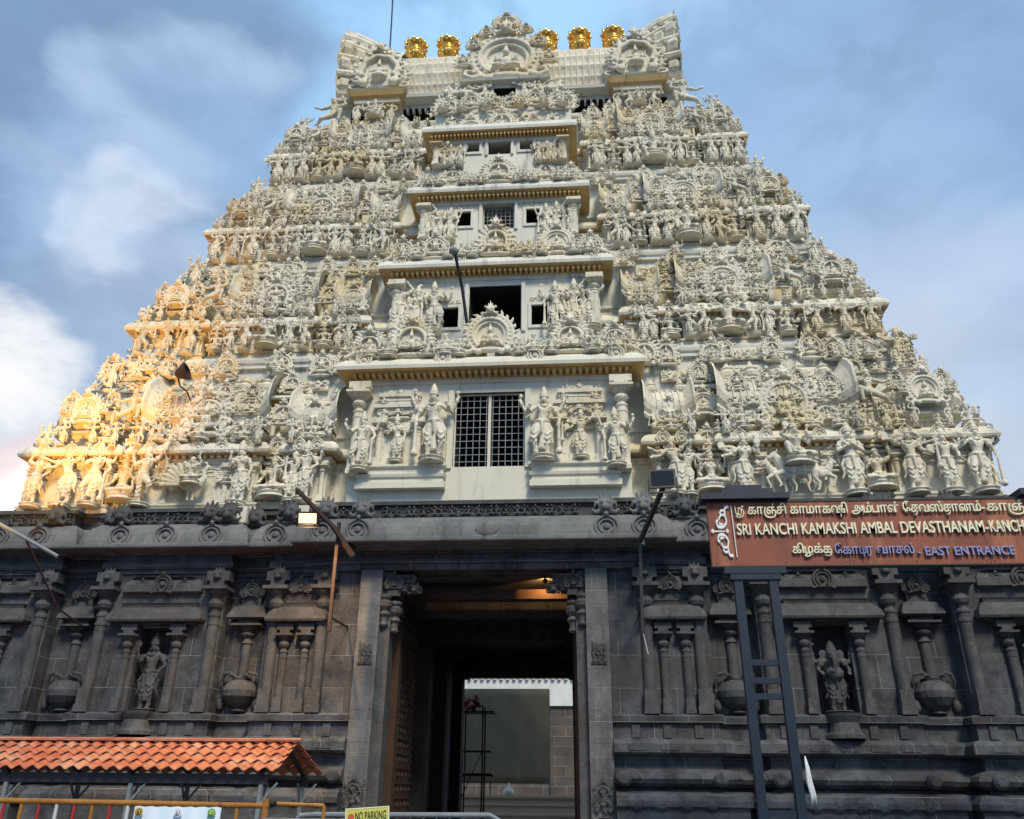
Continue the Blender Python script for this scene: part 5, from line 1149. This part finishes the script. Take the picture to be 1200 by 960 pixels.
lo = bpy.data.objects.new('floodlight_glow', li); COL.objects.link(lo); lo.parent = t; lo.location = (-3.92, -2.16, 7.17); lo.rotation_euler = (radians(65), 0, radians(175)); lo.rotation_euler = (radians(-20), 0, radians(8))
t = thing('passage_lamp', 'small amber bulb lighting the wooden beam under the gateway ceiling', 'lamp')
bm = bmesh.new(); lathe(bm, [(.02, -.02), (.05, .0), (.07, .10), (.065, .10)], 12, M=Matrix.Translation((1.5, .62, 6.36)) @ Matrix.Rotation(-pi/2, 4, 'X')); box(bm, 1.48, 1.52, .60, .64, 6.38, 6.458); link('housing', mesh('housing', bm, BLACKM), t)
bm = bmesh.new(); ell(bm, (1.5, .70, 6.36), .028, 2); link('bulb', mesh('bulb', bm, LAMPON, True), t)
pl_ = bpy.data.lights.new('passage_bulb', 'SPOT'); pl_.energy = 30; pl_.color = (1, .5, .15); pl_.shadow_soft_size = .03; pl_.spot_size = radians(120)
pl_.energy = 80
po = bpy.data.objects.new('passage_bulb', pl_); COL.objects.link(po); po.parent = t; po.location = (1.5, .74, 6.35); po.rotation_euler = (radians(80), 0, 0)
t = thing('dark_floodlight', 'unlit black floodlight on a bent black pole right of the gateway', 'floodlight')
bm = bmesh.new(); bar(bm, (3.75, -1.0, 4.75), (3.80, -1.1, 6.85), .07); bar(bm, (3.80, -1.1, 6.85), (4.30, -2.2, 7.78), .09); bar(bm, (3.8, -1.1, 6.6), (3.8, -.3, 6.6), .04); bar(bm, (3.77, -1.05, 5.4), (3.77, 0, 5.4), .04); link('pole', mesh('pole', bm, BLACKM), t)
floodlight((4.30, -2.2, 8.0), radians(176), radians(8), .58, .44, False, t)
bm = bmesh.new(); tube(bm, [(3.86, -1.12, 7.2), (3.9, -1.0, 6.8), (3.83, -.9, 6.9), (3.78, -.7, 6.2), (3.84, -.5, 5.6), (3.8, -.4, 4.9), (3.9, -.35, 4.4)], .012, 6); link('cable', mesh('cable', bm, WHTM), t)
t = thing('street_lamp_arm', 'long grey lamp arm reaching in over the granite cornice at the far left edge', 'lamp arm')
bm = bmesh.new(); bar(bm, (-11.6, -3.4, 7.35), (-9.15, -3.0, 6.13), .08, n=8); link('arm', mesh('arm', bm, GREYM), t)
bm = bmesh.new(); bar(bm, (-9.95, -3.05, 6.5), (-9.85, -1.5, 5.3), .045, n=8); bar(bm, (-9.85, -1.5, 5.3), (-9.85, -.4, 5.1), .045, n=8); link('brace', mesh('brace', bm, RUST), t)
floodlight((-11.9, -3.6, 7.55), radians(170), radians(35), .6, .42, False, t)
t = thing('added_floodlight', 'tall unseen floodlight mast added beyond the left edge to throw amber light up the corner sculptures', 'floodlight')  # mast added out of view to supply the amber glow on the corner
bm = bmesh.new(); bar(bm, (-10.2, -8.2, 0), (-10.2, -8.2, 4.3), .09, n=10); link('pole', mesh('pole', bm, BLACKM), t); floodlight((-10.2, -8.1, 4.5), radians(0), radians(35), .6, .42, True, t)
sp = bpy.data.lights.new('added_lamp_beam', 'SPOT'); sp.energy = 6800; sp.color = (1, .47, .055); sp.spot_size = radians(50); sp.spot_blend = 1; sp.shadow_soft_size = .25
spo = bpy.data.objects.new('added_lamp_beam', sp); COL.objects.link(spo); spo.parent = t; spo.location = (-10.2, -7.9, 4.7)
spo.rotation_euler = (Vector((-12.2, 1.5, 13.6)) - Vector((-10.2, -7.9, 4.7))).to_track_quat('-Z', 'Y').to_euler()
o = None
t = thing('ledge_lamp_pole', 'thin black lamp pole leaning against the second window of the tower', 'lamp pole')
bm = bmesh.new(); tube(bm, [(-1.06, -.15, 15.9), (-.90, .45, 15.1), (-.78, .9, 14.1)], [.05, .05, .055], 8); link('pole', mesh('pole', bm, BLACKM), t)
bm = bmesh.new(); lathe(bm, [(.05, -.1), (.13, -.06), (.15, .02), (.06, .06)], 12, (-1.1, -.2, 15.98)); link('lamp_head', mesh('lamp_head', bm, GREYM), t)
t = thing('horn_lamp', 'small dark round lamp on a curved stalk among the lit sculptures', 'lamp')
bm = bmesh.new(); lathe(bm, [(.06, -.22), (.12, -.18), (.24, .05), (.27, .12), (.22, .14), (.2, .05)], 16, M=Matrix.Translation((-8.7, -.15, 12.2)) @ Matrix.Rotation(radians(70), 4, 'Y')); link('lamp_shade', mesh('lamp_shade', bm, RUST), t)
bm = bmesh.new(); tube(bm, [(-8.85, -.12, 12.1), (-8.8, 0, 11.85), (-8.6, .1, 11.7), (-8.55, .3, 11.5), (-8.5, .6, 11.4)], .025, 6); link('stalk', mesh('stalk', bm, BLACKM), t)
bm = bmesh.new(); tube(bm, [(-5.2, 5, 30.0), (-5.25, 5, 32), (-5.38, 5, 35.5)], .035, 6); o = link('lightning_rod', mesh('lightning_rod', bm, BLACKM)); o['label'] = 'thin dark lightning rod rising from the left end of the tower roof'; o['category'] = 'lightning rod'
# ------------------------------------------------------------------ the entrance signboard
t = thing('signboard', 'red brown temple entrance signboard with raised cream Tamil and English lettering on navy ladder posts', 'signboard')
X0, X1, ZB, ZT, YS = 4.78, 13.2, 5.27, 6.47, -5.0
bm = bmesh.new(); box(bm, X0, X1, YS, YS+.14, ZB, ZT); link('panel', mesh('panel', bm, SIGNR), t)
for x in (7.22, 9.66, 12.1): bm = bmesh.new(); box(bm, x, x+.008, YS-.004, YS-.001, ZB, ZT); link('panel_seam', mesh('panel_seam', bm, BLACKM), t)
for x in (4.86, 6.1, 7.16, 7.3, 8.4, 9.6, 9.74):
    for z in (ZB+.05, ZT-.04): bm = bmesh.new(); ell(bm, (x, YS-.004, z), .010, 1); link('bolt', mesh('bolt', bm, BLACKM), t)
bm = bmesh.new(); box(bm, X0-.02, X1+.02, YS-.015, YS+.155, ZT, ZT+.03); box(bm, X0-.02, X1+.02, YS-.015, YS+.155, ZB-.025, ZB-.002); link('trim', mesh('trim', bm, BLACKM), t)
for a, nm_ in ((5.22, 0), (10.9, 1)):
    bm = bmesh.new()
    for x in (a, a+.62): box(bm, x-.075, x+.075, YS+.02, YS+.17, 0, ZB-.14)
    for z in (3.58, 3.28, 3.02, 1.22): box(bm, a+.075, a+.545, YS+.05, YS+.14, z-.05, z+.05)
    box(bm, a-.24, a+.86, YS-.02, YS+.22, ZB-.14, ZB-.03); box(bm, a-.14, a+.76, YS-.01, YS+.20, ZB-.25, ZB-.142)
    link('ladder_post', mesh('ladder_post', bm, NAVY), t)
    bm = bmesh.new()
    a1 = X0 - .12 if nm_ == 0 else a-.5
    box(bm, a1, a1+1.62, YS-.16, YS+.26, ZT+.035, ZT+.15); box(bm, a1+.4, a1+1.28, YS-.10, YS+.2, ZT+.152, ZT+.25); box(bm, a1+.5, a1+1.16, YS-.06, YS+.2, ZT+.252, ZT+.33)
    link('cap_canopy', mesh('cap_canopy', bm, NAVY), t)
def text_mesh(s, size, bold=.009, ext=.03):
    c = bpy.data.curves.new('txt', 'FONT'); c.body = s; c.size = size; c.offset = bold; c.extrude = ext; c.resolution_u = 4
    o = bpy.data.objects.new('txt', c); COL.objects.link(o); dg = bpy.context.evaluated_depsgraph_get(); dg.update()
    me = bpy.data.meshes.new_from_object(o.evaluated_get(dg)); bpy.data.objects.remove(o); bpy.data.curves.remove(c); return me
def stroke(bm, pts, w, sx=1, ox=0, oz=0, s=1):      # smooth pen stroke in the letter plane (x right, y up), 0 depth side
    P_ = [Vector((ox + x*s, oz + y*s, 0)) for x, y in pts]
    Q = []
    for i in range(len(P_)-1):
        a, b, c_, d = P_[max(0, i-1)], P_[i], P_[i+1], P_[min(len(P_)-1, i+2)]
        for k in range(5):
            u = k/5; Q.append(.5*((2*b) + (-a+c_)*u + (2*a-5*b+4*c_-d)*u*u + (-a+3*b-3*c_+d)*u**3))
    Q.append(P_[-1]); tube(bm, Q, w, 6)
def lay(name, items, x0, x1, zb, zt, mat, parent, yoff=0, skew=0):
    # items: list of text pieces / (list of strokes) laid along a line and fitted to the box x0..x1, zb..zt
    V = []; bm = bmesh.new(); cur = 0
    for it in items:
        if isinstance(it, list):      # a letter with extra strokes over it
            me = text_mesh(it[0], 1.0); xs = [v.co.x for v in me.vertices]; mn, mxx = min(xs), max(xs)
            me.transform(Matrix.Translation((cur - mn, 0, 0))); bm.from_mesh(me); bpy.data.meshes.remove(me)
            for st in it[1]: stroke(bm, st, .05, ox=cur)
            cur += mxx - mn + .05
        elif isinstance(it, str):
            if it == ' ': cur += .32; continue
            me = text_mesh(it, 1.0); xs = [v.co.x for v in me.vertices]; mn, mxx = min(xs), max(xs)
            me.transform(Matrix.Translation((cur - mn, 0, 0))); bm.from_mesh(me); bpy.data.meshes.remove(me); cur += mxx - mn + .05
        else:
            wdt, strokes = it
            for st in strokes: stroke(bm, st, .055, ox=cur)
            cur += wdt + .05
    xs = [v.co.x for v in bm.verts]; ys = [v.co.y for v in bm.verts]; a, b, c_, d = min(xs), max(xs), min(ys), max(ys)
    sx, sz = (x1-x0)/(b-a), (zt-zb)/(d-c_)
    for v in bm.verts: v.co = Vector((x0 + (v.co.x-a)*sx, YS - .03 - v.co.z*.9 + yoff, zb + (v.co.y-c_)*sz))
    me = bpy.data.meshes.new(name); bm.normal_update(); bmesh.ops.recalc_face_normals(bm, faces=bm.faces[:]); bm.to_mesh(me); bm.free(); me.materials.append(mat)
    return link(name, me, parent)
KU = ['க', [[(.60, .40), (.70, .22), (.70, -.02), (.56, -.22), (.30, -.26), (.10, -.20)]]]
SHRI = (.8, [[(.0, .56), (.05, .1), (.18, .02), (.30, .15), (.30, .5)], [(.30, .3), (.42, .5), (.56, .3), (.56, .02)], [(.56, .4), (.72, .3), (.76, .0), (.56, -.22), (.2, -.24), (.0, -.12)], [(.12, -.1), (.3, -.02), (.5, -.1)], [(.62, .56), (.74, .64), (.70, .50)]])
TAIL = [[(.50, .10), (.50, -.06), (.40, -.20), (.22, -.22)]]
TH = ['ச', TAIL]; THA = ['சா', TAIL]
PU = (.62, [[(.04, .56), (.04, .02)], [(.04, .02), (.52, .02)], [(.34, .56), (.34, -.24)], [(.52, .02), (.52, .56)]])
L1 = [SHRI, ' ', 'கா', 'ஞ்', 'சி', ' ', 'கா', 'மா', 'க', 'ஷி', ' ', 'அ', 'ம்', 'பா', 'ள்', ' ', 'ே', TH, 'வ', 'ஸ்', THA, 'ன', 'ம்', '-', 'கா', 'ஞ்', 'சி', 'பு', 'ர', 'ம்']
i_ = L1.index('-')
lay('tamil_lettering', L1[:i_+1], 5.27, 9.76, 6.15, 6.44, CREAML, t); lay('tamil_lettering', L1[i_+1:], 9.80, 11.35, 6.15, 6.44, CREAML, t)
lay('english_lettering', ['SRI KANCHI KAMAKSHI AMBAL DEVASTHANAM-'], 5.28, 9.74, 5.83, 6.05, CREAML, t); lay('english_lettering', ['KANCHIPURAM'], 9.77, 10.98, 5.83, 6.05, CREAML, t)
lay('tamil_lettering', ['கி', 'ழ', 'க்', KU], 6.23, 6.93, 5.41, 5.67, CREAML, t)
lay('tamil_lettering', ['ே', 'கா', PU, 'ர', ' ', 'வா', 'ச', 'ல்'], 6.98, 8.37, 5.40, 5.66, BLUEL, t)
lay('english_lettering', ['- EAST ENTRANCE'], 8.43, 10.10, 5.41, 5.575, BLUEL, t)
bm = bmesh.new()       # white scroll emblem at the left end
def es(pts, w):
    stroke(bm, pts, w)
for q in (1, -1):
    f_ = lambda pts: [(x, .5 + q*y) for x, y in pts]
    es(f_([(.80, .46), (.66, .44), (.62, .30), (.66, .18), (.52, .08), (.32, .08), (.26, .17), (.34, .20)]), .036)
    es(f_([(.60, .30), (.46, .30), (.36, .22)]), .030); es(f_([(.62, .38), (.50, .39), (.42, .33)]), .028); es(f_([(.50, .12), (.36, .14)]), .028)
ell(bm, (.08, .5, 0), (.075, .05, .05), 1); ell(bm, (.66, .5, 0), (.075, .05, .05), 1); es([(.14, .5), (.56, .5)], .014); es([(.90, .99), (.94, .02)], .022)
for v in bm.verts: v.co = Vector((4.80 + v.co.x*.46, YS - .03 - v.co.z*.5, 5.40 + v.co.y*1.02))
link('scroll_emblem', mesh('scroll_emblem', bm, WHITEL), t)
bm = bmesh.new(); r3 = random.Random(3)
for dx in (-.02, 0, .025):
    tube(bm, [(5.98, YS-.02, 2.08), (5.985+dx*.6, YS-.06, 1.9), (5.99+dx, YS-.05, 1.7), (6.02+dx*1.2, YS-.06, 1.5), (6.02+dx*1.5, YS-.05, 1.36+r3.uniform(-.06, .06))], [.010, .022, .028, .022, .008], 7)
o = link('white_cloth', mesh('white_cloth', bm, CLOTH, True)); o['label'] = 'white rag tied to the right leg of the signboard ladder post'; o['category'] = 'cloth'
# ------------------------------------------------------------------ tiled shed
t = thing('tiled_shed', 'orange pan tile shed roof on grey steel posts before the left granite wall', 'shed')
A0, A1 = -10.5, -3.05; yr, zr, ye, ze_ = -3.55, 2.32, -4.9, 1.80
def roofside(y_0, z_0, y_1, z_1, name):
    bm = bmesh.new(); nx = 300; rows = 4; m_ = 6
    for r_ in range(rows):
        grid = []
        for j in range(m_+1):
            u = (r_ + j/m_*1.06)/rows; lift = .035*(1-j/m_) * -1 + .045
            rw = []
            for i in range(nx+1):
                x = A0 + (A1-A0)*i/nx; ph = (i % 10)/10; wv = .028*sin(2*pi*ph) + (.012 if ph > .7 else 0)
                edge = .02*cos(2*pi*ph) if j == m_ else 0
                rw.append(bm.verts.new((x + u*.12, y_0 + (y_1-y_0)*u, z_0 + (z_1-z_0)*u + wv + lift*.0 + .03*(j/m_) + edge)))
            grid.append(rw)
        for A, B in zip(grid, grid[1:]):
            for i in range(nx): bm.faces.new((A[i], A[i+1], B[i+1], B[i]))
    o = link(name, mesh(name, bm, TILE, True), t); s_ = o.modifiers.new('thick', 'SOLIDIFY'); s_.thickness = .015; return o
roofside(yr, zr, ye, ze_, 'roof'); roofside(yr, zr, -2.15, ze_-.02, 'roof')
bm = bmesh.new(); bm2 = tube(bm, [(A0, yr, zr+.03), (A1+.05, yr, zr+.03)], .035, 10); box(bm, A0, A1+.02, yr-.16, yr-.02, zr-.0, zr+.035); link('ridge_cap', mesh('ridge_cap', bm, TILE), t)
bm = bmesh.new(); box(bm, A0, A1-.1, ye+.16, ye+.24, 1.58, 1.74); box(bm, A0, A1-.1, -2.45, -2.37, 1.56, 1.72)
for x in (-10.2, -7.9, -5.6, -3.25):
    bar(bm, (x, yr, zr-.1), (x, ye+.1, ze_-.06), .06); bar(bm, (x, yr, zr-.1), (x, -2.3, ze_-.08), .06); bar(bm, (x, ye+.2, 1.7), (x, -2.4, 1.7), .06)
for k in (.3, .6): bar(bm, (A0, yr+(ye-yr)*k, zr+(ze_-zr)*k-.05), (A1-.05, yr+(ye-yr)*k, zr+(ze_-zr)*k-.05), .05)
link('roof_frame', mesh('roof_frame', bm, BLACKM), t)
for x in (-10.2, -7.9, -5.6, -3.25):
    for y in (ye+.2, -2.4):
        bm = bmesh.new(); bar(bm, (x, y, 0), (x, y, 1.6), .07); bar(bm, (x, y, 1.2), (x+.0, y + (.3 if y < -4 else -.3), 1.6), .035); bar(bm, (x, y, 1.25), (x+.28, y, 1.6), .035); link('post', mesh('post', bm, GREYM), t)
# ------------------------------------------------------------------ barricades, banner, notice
t = thing('yellow_barricade', 'yellow tubular barricade with red and white upright bars at the bottom left', 'barricade')
bm = bmesh.new(); bar(bm, (-3.4, -12, 1.385), (-.50, -12, 1.365), .05, n=10); bar(bm, (-3.4, -12, .25), (-.50, -12, .25), .05, n=10); link('rail', mesh('rail', bm, YELM), t)
for i in range(16):
    x = -3.34 + i*.17; nm_, m_ = (('upright_bar', REDM), ('upright_bar', WHTM), ('upright_bar', REDM), ('upright_bar', YELM))[i % 4]
    bm = bmesh.new(); bar(bm, (x, -12, .25), (x, -12, 1.36), .032, n=8); o = link(nm_, mesh(nm_, bm, m_), t); o['label'] = {REDM: 'red upright bar', WHTM: 'white upright bar', YELM: 'yellow upright bar'}[m_]
bm = bmesh.new(); bar(bm, (-.53, -12, 0), (-.53, -12, 1.42), .06, n=10); bar(bm, (-.53, -12.4, .03), (-.53, -11.6, .03), .05); link('end_post', mesh('end_post', bm, YELM), t)
bm = bmesh.new(); bar(bm, (-.46, -11.9, 1.38), (-.02, -11.9, 1.37), .035, n=8); bar(bm, (-.02, -11.9, 1.37), (-.02, -11.9, 0), .035, n=8); link('side_rail', mesh('side_rail', bm, YELM), t)
t = thing('police_banner', 'pale blue banner with three round emblems tied to the yellow barricade', 'banner')
bm = bmesh.new(); n = 20; rows = [[bm.verts.new((-1.70 + .80*i/n, -12.09 + .008*sin(i*1.3), 1.35 - .7*j + .004*sin(i*2.1))) for i in range(n+1)] for j in (0, .5, 1)]
for A, B in zip(rows, rows[1:]):
    for i in range(n): bm.faces.new((A[i], A[i+1], B[i+1], B[i]))
o = link('cloth', mesh('cloth', bm, BANM, True), t); s_ = o.modifiers.new('thick', 'SOLIDIFY'); s_.thickness = .008
def disc(bm, x, y, z, r, ri=0):
    lathe(bm, [(r, -.003), (r, .003)], 24, M=Matrix.Translation((x, y, z)) @ Matrix.Rotation(pi/2, 4, 'X'))
for x, m1, m2 in ((-1.66+.02, ORNP, BLKP), (-1.28, WHITEL, BLUEL), (-.97, GRNP, YELP)):
    bm = bmesh.new(); disc(bm, x, -12.12, 1.305, .036); o = link('emblem', mesh('emblem', bm, m1), t)
    bm = bmesh.new(); disc(bm, x, -12.126, 1.305, .024); link('emblem_ring', mesh('emblem_ring', bm, m2), o)
    bm = bmesh.new(); disc(bm, x, -12.132, 1.305, .019); link('emblem_centre', mesh('emblem_centre', bm, m1), o)
    bm = bmesh.new(); ell(bm, (x, -12.138, 1.310), (.009, .003, .009), 1); box(bm, x-.008, x+.008, -12.139, -12.136, 1.293, 1.303); link('emblem_device', mesh('emblem_device', bm, m2), o)
t = thing('grey_barricade', 'blue grey steel crowd barrier crossing in front of the gateway', 'barricade')
bm = bmesh.new(); tube(bm, [(-.42, -11.5, 0), (-.42, -11.5, 1.2), (-.36, -11.5, 1.275), (-.2, -11.5, 1.285), (1.45, -11.5, 1.30), (1.53, -11.5, 1.26), (1.56, -11.5, 1.15), (1.56, -11.5, 0)], .024, 10); bar(bm, (-.42, -11.5, .3), (1.56, -11.5, .3), .035, n=8); link('frame', mesh('frame', bm, GREYM), t)
for i in range(15):
    x = -.3 + i*.125; bm = bmesh.new(); bar(bm, (x, -11.5, .3), (x, -11.5, 1.28), .016, n=8); link('upright_bar', mesh('upright_bar', bm, GREYM), t)
t = thing('no_parking_sign', 'yellow and pale blue no parking board on the barrier left of the gateway', 'sign')
def tilt(o): o.location = (.37, -12.5, .9); o.rotation_euler = (0, radians(-4), 0)
R_ = link('board', None, None) if False else None
bm = bmesh.new(); box(bm, 0, .37, 0, .012, 0, .46); b = link('board', mesh('board', bm, CYANP), t); tilt(b)
bm = bmesh.new(); box(bm, .01, .36, -.003, -.0005, .335, .45); link('title_strip', mesh('title_strip', bm, YELP), b)
bm = bmesh.new()
for (a0, a1, b0, b1) in ((0, .37, .452, .46), (0, .008, .0, .452), (.362, .37, 0, .452)): box(bm, a0, a1, -.006, -.0035, b0, b1)
link('border', mesh('border', bm, CREAML), b)
def btext(s, x0, x1, z0, z1, mat, nm_):
    me = text_mesh(s, 1.0, .01, .01); xs = [v.co.x for v in me.vertices]; ys = [v.co.y for v in me.vertices]; a, b2, c_, d = min(xs), max(xs), min(ys), max(ys)
    for v in me.vertices: v.co = Vector((x0+(v.co.x-a)/(b2-a)*(x1-x0), -.006 - v.co.z*.1, z0+(v.co.y-c_)/(d-c_)*(z1-z0)))
    me.materials.append(mat); link(nm_, me, b)
btext('NO PARKING', .085, .345, .365, .43, BLKP, 'lettering'); btext('CAREER', .17, .33, .27, .32, BLUEL, 'lettering')
bm = bmesh.new(); disc(bm, .05, -.006, .395, .026); link('symbol', mesh('symbol', bm, REDP), b)
bm = bmesh.new(); disc(bm, .09, -.006, .28, .03); link('symbol', mesh('symbol', bm, BLKP), b)
bm = bmesh.new(); box(bm, .04, .06, .015, .035, -.9, .4); box(bm, .31, .33, .015, .035, -.9, .4); link('stand', mesh('stand', bm, GREYM), b)
t = thing('green_notice_board', 'low pale green notice board between the yellow barricade and the no parking sign', 'notice board')
bm = bmesh.new(); box(bm, -.44, .30, -12.25, -12.235, .7, 1.255); link('board', mesh('board', bm, flat('pale_green_paint', (.30, .48, .42))), t)
bm = bmesh.new(); box(bm, -.46, .32, -12.262, -12.227, 1.257, 1.275); box(bm, -.43, -.40, -12.23, -12.2, 0, 1.2); box(bm, .26, .29, -12.23, -12.2, 0, 1.2); link('frame', mesh('frame', bm, GREYM), t)
